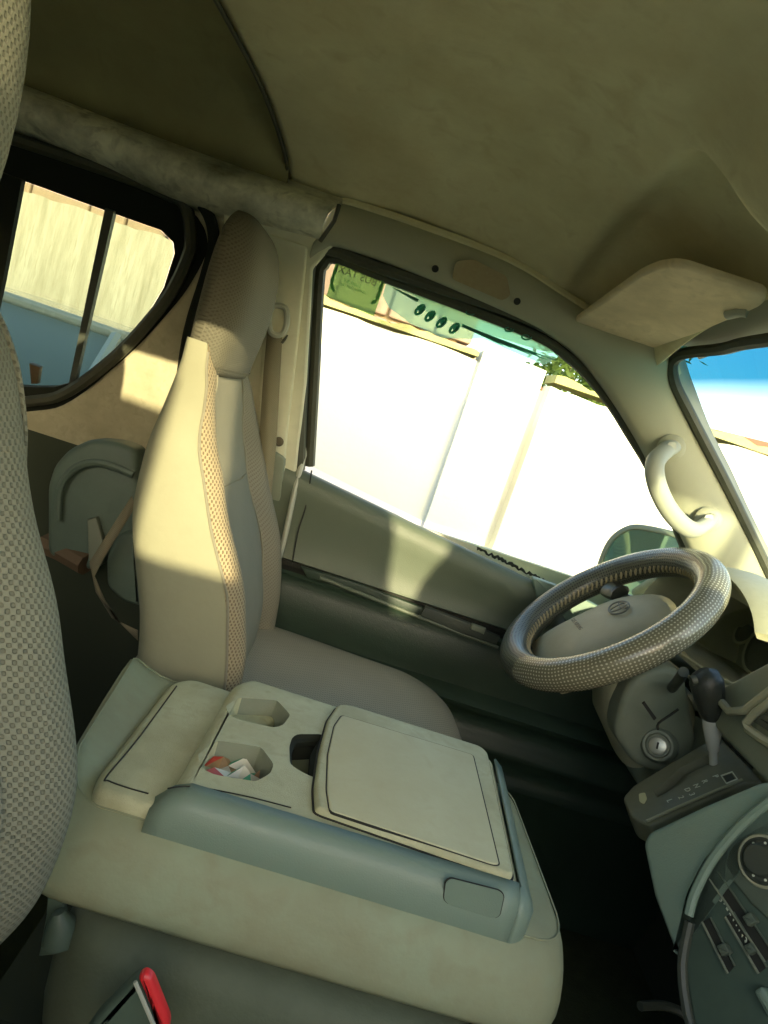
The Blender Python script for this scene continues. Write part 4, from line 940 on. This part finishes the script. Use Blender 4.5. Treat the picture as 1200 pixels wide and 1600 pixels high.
d_ = (ltop-lbot)
part('stem', tube([lbot, lbot+d_*.3, lbot+d_*.35, lbot+d_*.8, ltop], [.006, .0065, .0085, .0135, .0145], 16), mat('lever_metal', (.80, .82, .76), .25, metal=.25, spec=.9), sh)
kn = [Y(1113, 1124, .955), Y(1112, 1116, .955), Y(1110, 1100, .955), Y(1107, 1082, .955), Y(1104, 1066, .955), Y(1101, 1054, .955), Y(1098, 1048, .955)]
part('knob', tube(kn, [.012, .0165, .0195, .0222, .0235, .019, .009], 20), m_knob, sh)
part('button', tube([Y(1088, 1062, .945), Y(1080, 1064, .945)], .007, 12), m_dark, sh)
ux = (S(1160, 1215)-S(1020, 1275)).normalized()
for ch, px, py in (('P', 1118, 1213), ('R', 1101, 1221), ('N', 1088, 1228), ('D', 1074, 1234), ('3', 1081, 1241), ('2', 1064, 1246), ('L', 1046, 1251)):
    text(ch, .0115, frame(S(px, py, .001), SPn, Vector((0, -1, 0))), m_white, sh, 'letter')
part('lock_button', plate([S(*p, .002) for p in ((1130, 1213), (1143, 1209), (1148, 1217), (1136, 1221))], .003, SPn), m_dark, sh)
part('button_bezel', tube([S(*p, .001) for p in ((1127, 1212), (1144, 1206), (1152, 1217), (1135, 1224))], .0012, 6, True), m_white, sh)
part('sticker_dot', plate([S(*p, .0015) for p in ((998, 1240), (1008, 1238), (1011, 1248), (1006, 1256), (999, 1252))], .001, SPn, rp=.003), mat('glow_dot', (.62, .62, .36), .5), sh)
# centre stack
HN = Vector((-.86, -.45, .22)).normalized(); H0 = Vector((.50, .82, .60))
def H(px, py, off=0): return onp(px, py, H0+HN*off, HN)
stk = thing('centre_stack', 'dark centre control panel with heater knob and slider slots', 'control panel', tuple(H(1130, 1450)))
part('upper_cheek', plate([H(*p, .0) for p in ((1003, 1318), (1012, 1300), (1100, 1258), (1185, 1222), (1230, 1216), (1260, 1240), (1150, 1302), (1108, 1352), (1082, 1402), (1068, 1470), (1058, 1500), (1050, 1480), (1020, 1400))], .05, HN, r=.008, rp=.006), m_dash2, stk, auto=40)
part('cheek_edge', tube(spline([H(1240, 1226, .006), H(1190, 1262, .006), H(1150, 1298, .006), H(1112, 1345, .006), H(1086, 1395, .006), H(1076, 1430, .006)], 5), .0055, 8), m_dash2, stk)
part('fascia_panel', plate([H(*p, -.004) for p in ((1150, 1302), (1260, 1240), (1500, 1400), (1400, 1800), (1150, 1800), (1085, 1620), (1068, 1520), (1068, 1450), (1085, 1400), (1112, 1350))], .05, HN, r=.006, rp=.01), m_dgreen, stk, auto=40)
KM = frame(H(1194, 1346, .0), HN, (0, 0, 1))
kb = part('heater_knob', lathe([(0, -.01), (.026, -.01), (.026, .004), (.023, .006), (.021, .004), (.018, .004), (.017, .014), (.015, .016), (0, .016)], 36, KM), m_dark, stk)
part('knob_ring', tube([KM @ Vector((.0265*math.cos(t), .0265*math.sin(t), .003)) for t in [2*math.pi*k/40 for k in range(40)]], .0022, 6, True), m_dashlt, kb)
for k in range(9):
    a = R(20+k*40); part('knob_mark', lathe([(0, 0), (.0016, 0), (.0014, .0008), (0, .0008)], 8, KM @ Matrix.Translation((.0195*math.cos(a), .0195*math.sin(a), .0045))), m_white, kb)
m_fas = mat('fascia_mid_plastic', (.11, .14, .10), .5, dirt=.6, dcol=(.07, .09, .065), dscale=14, bump=.3, bscale=500)
part('dial_surround', plate([H(*p, .0) for p in ((1152, 1306), (1262, 1244), (1262, 1470), (1215, 1452), (1172, 1412), (1140, 1372), (1128, 1350), (1136, 1326))], .02, HN, r=.004, rp=.006), m_fas, stk, auto=40)
for q in (((1110, 1372), (1121, 1364), (1208, 1492), (1196, 1502)), ((1098, 1440), (1108, 1434), (1146, 1510), (1138, 1520)), ((1134, 1432), (1144, 1426), (1196, 1512), (1186, 1520))):
    Q = [H(*p, -.002) for p in q]
    part('slider_slot', plate(Q, .006, HN), m_line, stk)
    part('slot_lip', tube([H(q[0][0]-1, q[0][1]+1, -.001), H(q[3][0]-1, q[3][1]+1, -.001)], .0016, 6), m_dash, stk)
    part('slot_lip', tube([H(q[1][0]+2, q[1][1]-1, -.001), H(q[2][0]+2, q[2][1]-1, -.001)], .0012, 6), m_fas, stk)
for q in (((1158, 1432), (1172, 1424), (1182, 1440), (1168, 1448)), ((1118, 1478), (1131, 1472), (1140, 1488), (1127, 1495)), ((1160, 1478), (1172, 1472), (1180, 1486), (1169, 1493))):
    part('slider_tab', plate([H(*p, .006) for p in q], .009, HN, r=.002, rp=.002), m_fas, stk)
rnd = random.Random(2)
for k in range(9):
    p = H(1127+k*4.6, 1404+k*8.2, -.0025); part('print_mark', box(p, (.0008, rnd.uniform(.0015, .004), rnd.uniform(.0012, .0028))), m_white, stk, smooth=False)
for k in range(2):
    c = H(1126+k*38, 1404+k*64, -.003); part('print_mark', tube([c+Vector((0, .003*math.cos(t), .003*math.sin(t))) for t in [k2*math.pi/4 for k2 in range(8)]], .0007, 5, True), m_white, stk)
part('corner_knob', plate([H(*p, .008) for p in ((1176, 1548), (1190, 1540), (1215, 1580), (1200, 1592))], .014, HN, r=.004, rp=.004), m_dash2, stk, auto=40)
part('lower_rim', tube(spline([H(1078, 1440, .002), H(1066, 1510, .0), H(1076, 1590, .0), H(1100, 1650, 0)], 5), .006, 8), m_dark, stk)
part('stack_pillar', box((.86, .82, .3), (.2, .30, .5)), m_void, stk, smooth=False)
part('lower_curve', tube(spline([Z(1000, 1572, .30), Z(1040, 1572, .30), Z(1075, 1590, .30), Z(1100, 1640, .30)], 5), .007, 8), m_dark, stk)

# ------------------------------------------------------------------ belts, buckle, rear clutter
sb = thing('seat_belt', 'tan seat belt hanging from its anchor loop on the door pillar', 'seat belt', tuple(Y(430, 560, 1.42)))
part('anchor_cover', plate([Y(*p, 1.405) for p in ((428, 450), (444, 448), (455, 462), (452, 515), (440, 535), (424, 530), (420, 500))], .02, (0, -1, 0), rp=.012, r=.006), m_pillar, sb)
part('anchor_loop', tube(spline([Y(*p, 1.385) for p in ((428, 478), (446, 482), (448, 505), (440, 522), (424, 520), (420, 495))], 4, True), .006, 8, True), m_handle, sb)
part('anchor_seam', tube(spline([Y(*p, 1.40) for p in ((434, 447), (455, 458), (458, 480), (454, 515), (440, 536))], 4), .003, 6), m_seal, sb)
part('webbing', grid([[Y(a, b, 1.40), Y(a+w_, b+4, 1.40)] for a, b, w_ in ((418, 512, 24), (412, 580, 26), (408, 640, 27), (404, 700, 27), (395, 800, 26), (388, 900, 26))]), m_belt, sb); solid(sb.children[-1], .0015)
rb = thing('rear_seat_end', 'grey moulded plastic end panel of the second row behind the driver seat', 'plastic panel', tuple(Y(140, 790, 1.30)))
pz = [(72, 760), (82, 728), (105, 702), (140, 686), (180, 690), (212, 702), (216, 780), (206, 850), (160, 872), (150, 892), (118, 890), (72, 868)]
part('moulding', plate([Y(*p, 1.30) for p in pz], .06, (0, -1, 0), rp=.015, r=.014), m_mould, rb, auto=50)
part('inner_ridge', tube(spline([Y(90, 812, 1.288), Y(94, 765, 1.288), Y(112, 736, 1.288), Y(140, 723, 1.288), Y(175, 728, 1.288), Y(208, 742, 1.288)], 5), .007, 8), m_mould, rb)
part('lower_moulding', plate([Y(*p, 1.27) for p in ((165, 872), (182, 835), (215, 830), (222, 950), (190, 940), (166, 918))], .05, (0, -1, 0), rp=.012, r=.01), m_mould, rb, auto=50)
part('strap_guide', plate([Y(*p, 1.28) for p in ((136, 812), (150, 808), (162, 850), (150, 880), (138, 876))], .012, (0, -1, 0), r=.003), m_dash, rb)
part('brown_bracket', tube([Y(72, 850, 1.34), Y(100, 862, 1.32), Y(135, 882, 1.30)], .022, 8), mat('tan_bracket', (.13, .09, .05), .7), rb)
rbt = thing('rear_belt_strap', 'dark slack belt strap crossing behind the driver seat', 'seat belt', tuple(Y(170, 860, 1.2)))
part('webbing', grid([[Y(a, b, 1.22), Y(a+w_, b+h_, 1.22)] for a, b, w_, h_ in ((206, 775, 6, 16), (180, 815, 8, 16), (158, 850, 9, 14), (140, 878, 8, 22), (150, 925, 14, 12), (175, 965, 14, 10), (215, 985, 0, 16))]), m_belt, rbt)
solid(rbt.children[-1], .0015)
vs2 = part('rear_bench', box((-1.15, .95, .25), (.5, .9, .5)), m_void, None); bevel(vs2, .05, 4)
setp(vs2, 'dark bench seat in the shade of the rear cabin', 'bench seat')
bk_ = thing('belt_buckle', 'grey seat belt buckle with a red release edge standing on the near cushion', 'buckle', tuple(Y(210, 1590, .48)))
BM = lambda px, py, y=.50: Y(px, py, y)
part('buckle_body', plate([BM(*p) for p in ((100, 1660), (150, 1590), (210, 1532), (222, 1530), (262, 1660)) ], .012, (0, -1, .3), r=.006, rp=.008), m_dgreen, bk_, auto=40)
part('release_button', plate([BM(*p, .492) for p in ((213, 1530), (224, 1522), (236, 1530), (264, 1600), (258, 1630), (248, 1612))], .008, (0, -1, .2), r=.005, rp=.006), m_red, bk_, auto=40)
part('pale_edge', tube([BM(211, 1534, .488), BM(229, 1576, .488), BM(247, 1618, .488)], .0018, 6), m_handle, bk_)
bs = thing('seat_hinge_bracket', 'grey metal hinge bracket between the near seat and the console', 'bracket', tuple(Y(80, 1440, .62)))
part('bracket_plate', plate([Y(*p, .63) for p in ((75, 1365), (92, 1362), (100, 1420), (112, 1490), (60, 1495), (72, 1430))], .006, (0, -1, 0), r=.002), m_dgreen, bs)
part('pivot_cap', tube([Y(92, 1470, .62), Y(96, 1440, .62), Y(92, 1425, .62)], [.016, .013, .006], 10), m_dgreen, bs)
# floor mat scrap with a tiny glint
# unseen low wall and pier added on the passenger side to block low sun
m_blk = mat('sunblocker_cement', (.45, .40, .30), .9, dirt=.6, dcol=(.3, .27, .2), dscale=4, bump=1, bscale=30)
lw = thing('sunblocker_wall', 'unseen low wall with a taller pier, added to keep low sun off the cabin', 'wall', (.5, -2.3, -.7))
part('sunblocker_run', ragged(-5.0, 3.2, -2.3, .15, -.7, 1.465, .004, seed=21), m_blk, lw, smooth=False)
part('sunblocker_pier', ragged(.17, .55, -2.36, .26, -.7, 1.72, .004, seed=22), m_blk, lw, smooth=False)

def back(P, y): P = Vector(P); return P-SUN_TRAVEL*((P.y-y)/SUN_TRAVEL.y)
m_bark = mat('trunk_bark', (.18, .14, .09), .9, dirt=.6, dcol=(.10, .08, .05), dscale=10, bump=1, bscale=40)
part('trunk', tube(spline([(.97, -2.2, -.72), (.96, -2.2, .6), (.945, -2.2, 1.41), (.865, -2.2, 1.70), (.83, -2.2, 2.0), (.80, -2.2, 2.6), (.85, -2.2, 3.2)], 6), [.24]*8+[.2]*5+[.185]*5+[.165]*19, 16), m_bark, tt)
part('limb', tube(spline([(1.05, -2.2, .3), (1.26, -2.2, 1.1), (1.275, -2.2, 1.5), (1.33, -2.2, 1.72), (1.45, -2.25, 2.3), (1.6, -2.2, 3.0)], 6), [.10]*12+[.095]*19, 12), m_bark, tt)
part('crown', leaves((1.1, -2.2, 4.4), (1.1, 1.0, .8), 3000, .07, 12), m_leaf, tt, smooth=False)
bbd = thing('sunblocker', 'unseen, added signboard on two posts on the passenger side of the van', 'sunblocker', (2.0, -2.7, -.7))  # unseen board added only to shade the upper windscreen pillar
part('board', box((2.05, -2.7, 2.38), (1.5, .03, .74)), m_blk, bbd, smooth=False)
for x in (1.9, 2.7): part('post', tube([(x, -2.74, -.7), (x, -2.74, 2.7)], .03, 8), m_dark, bbd)
print('objects', len(bpy.data.objects))
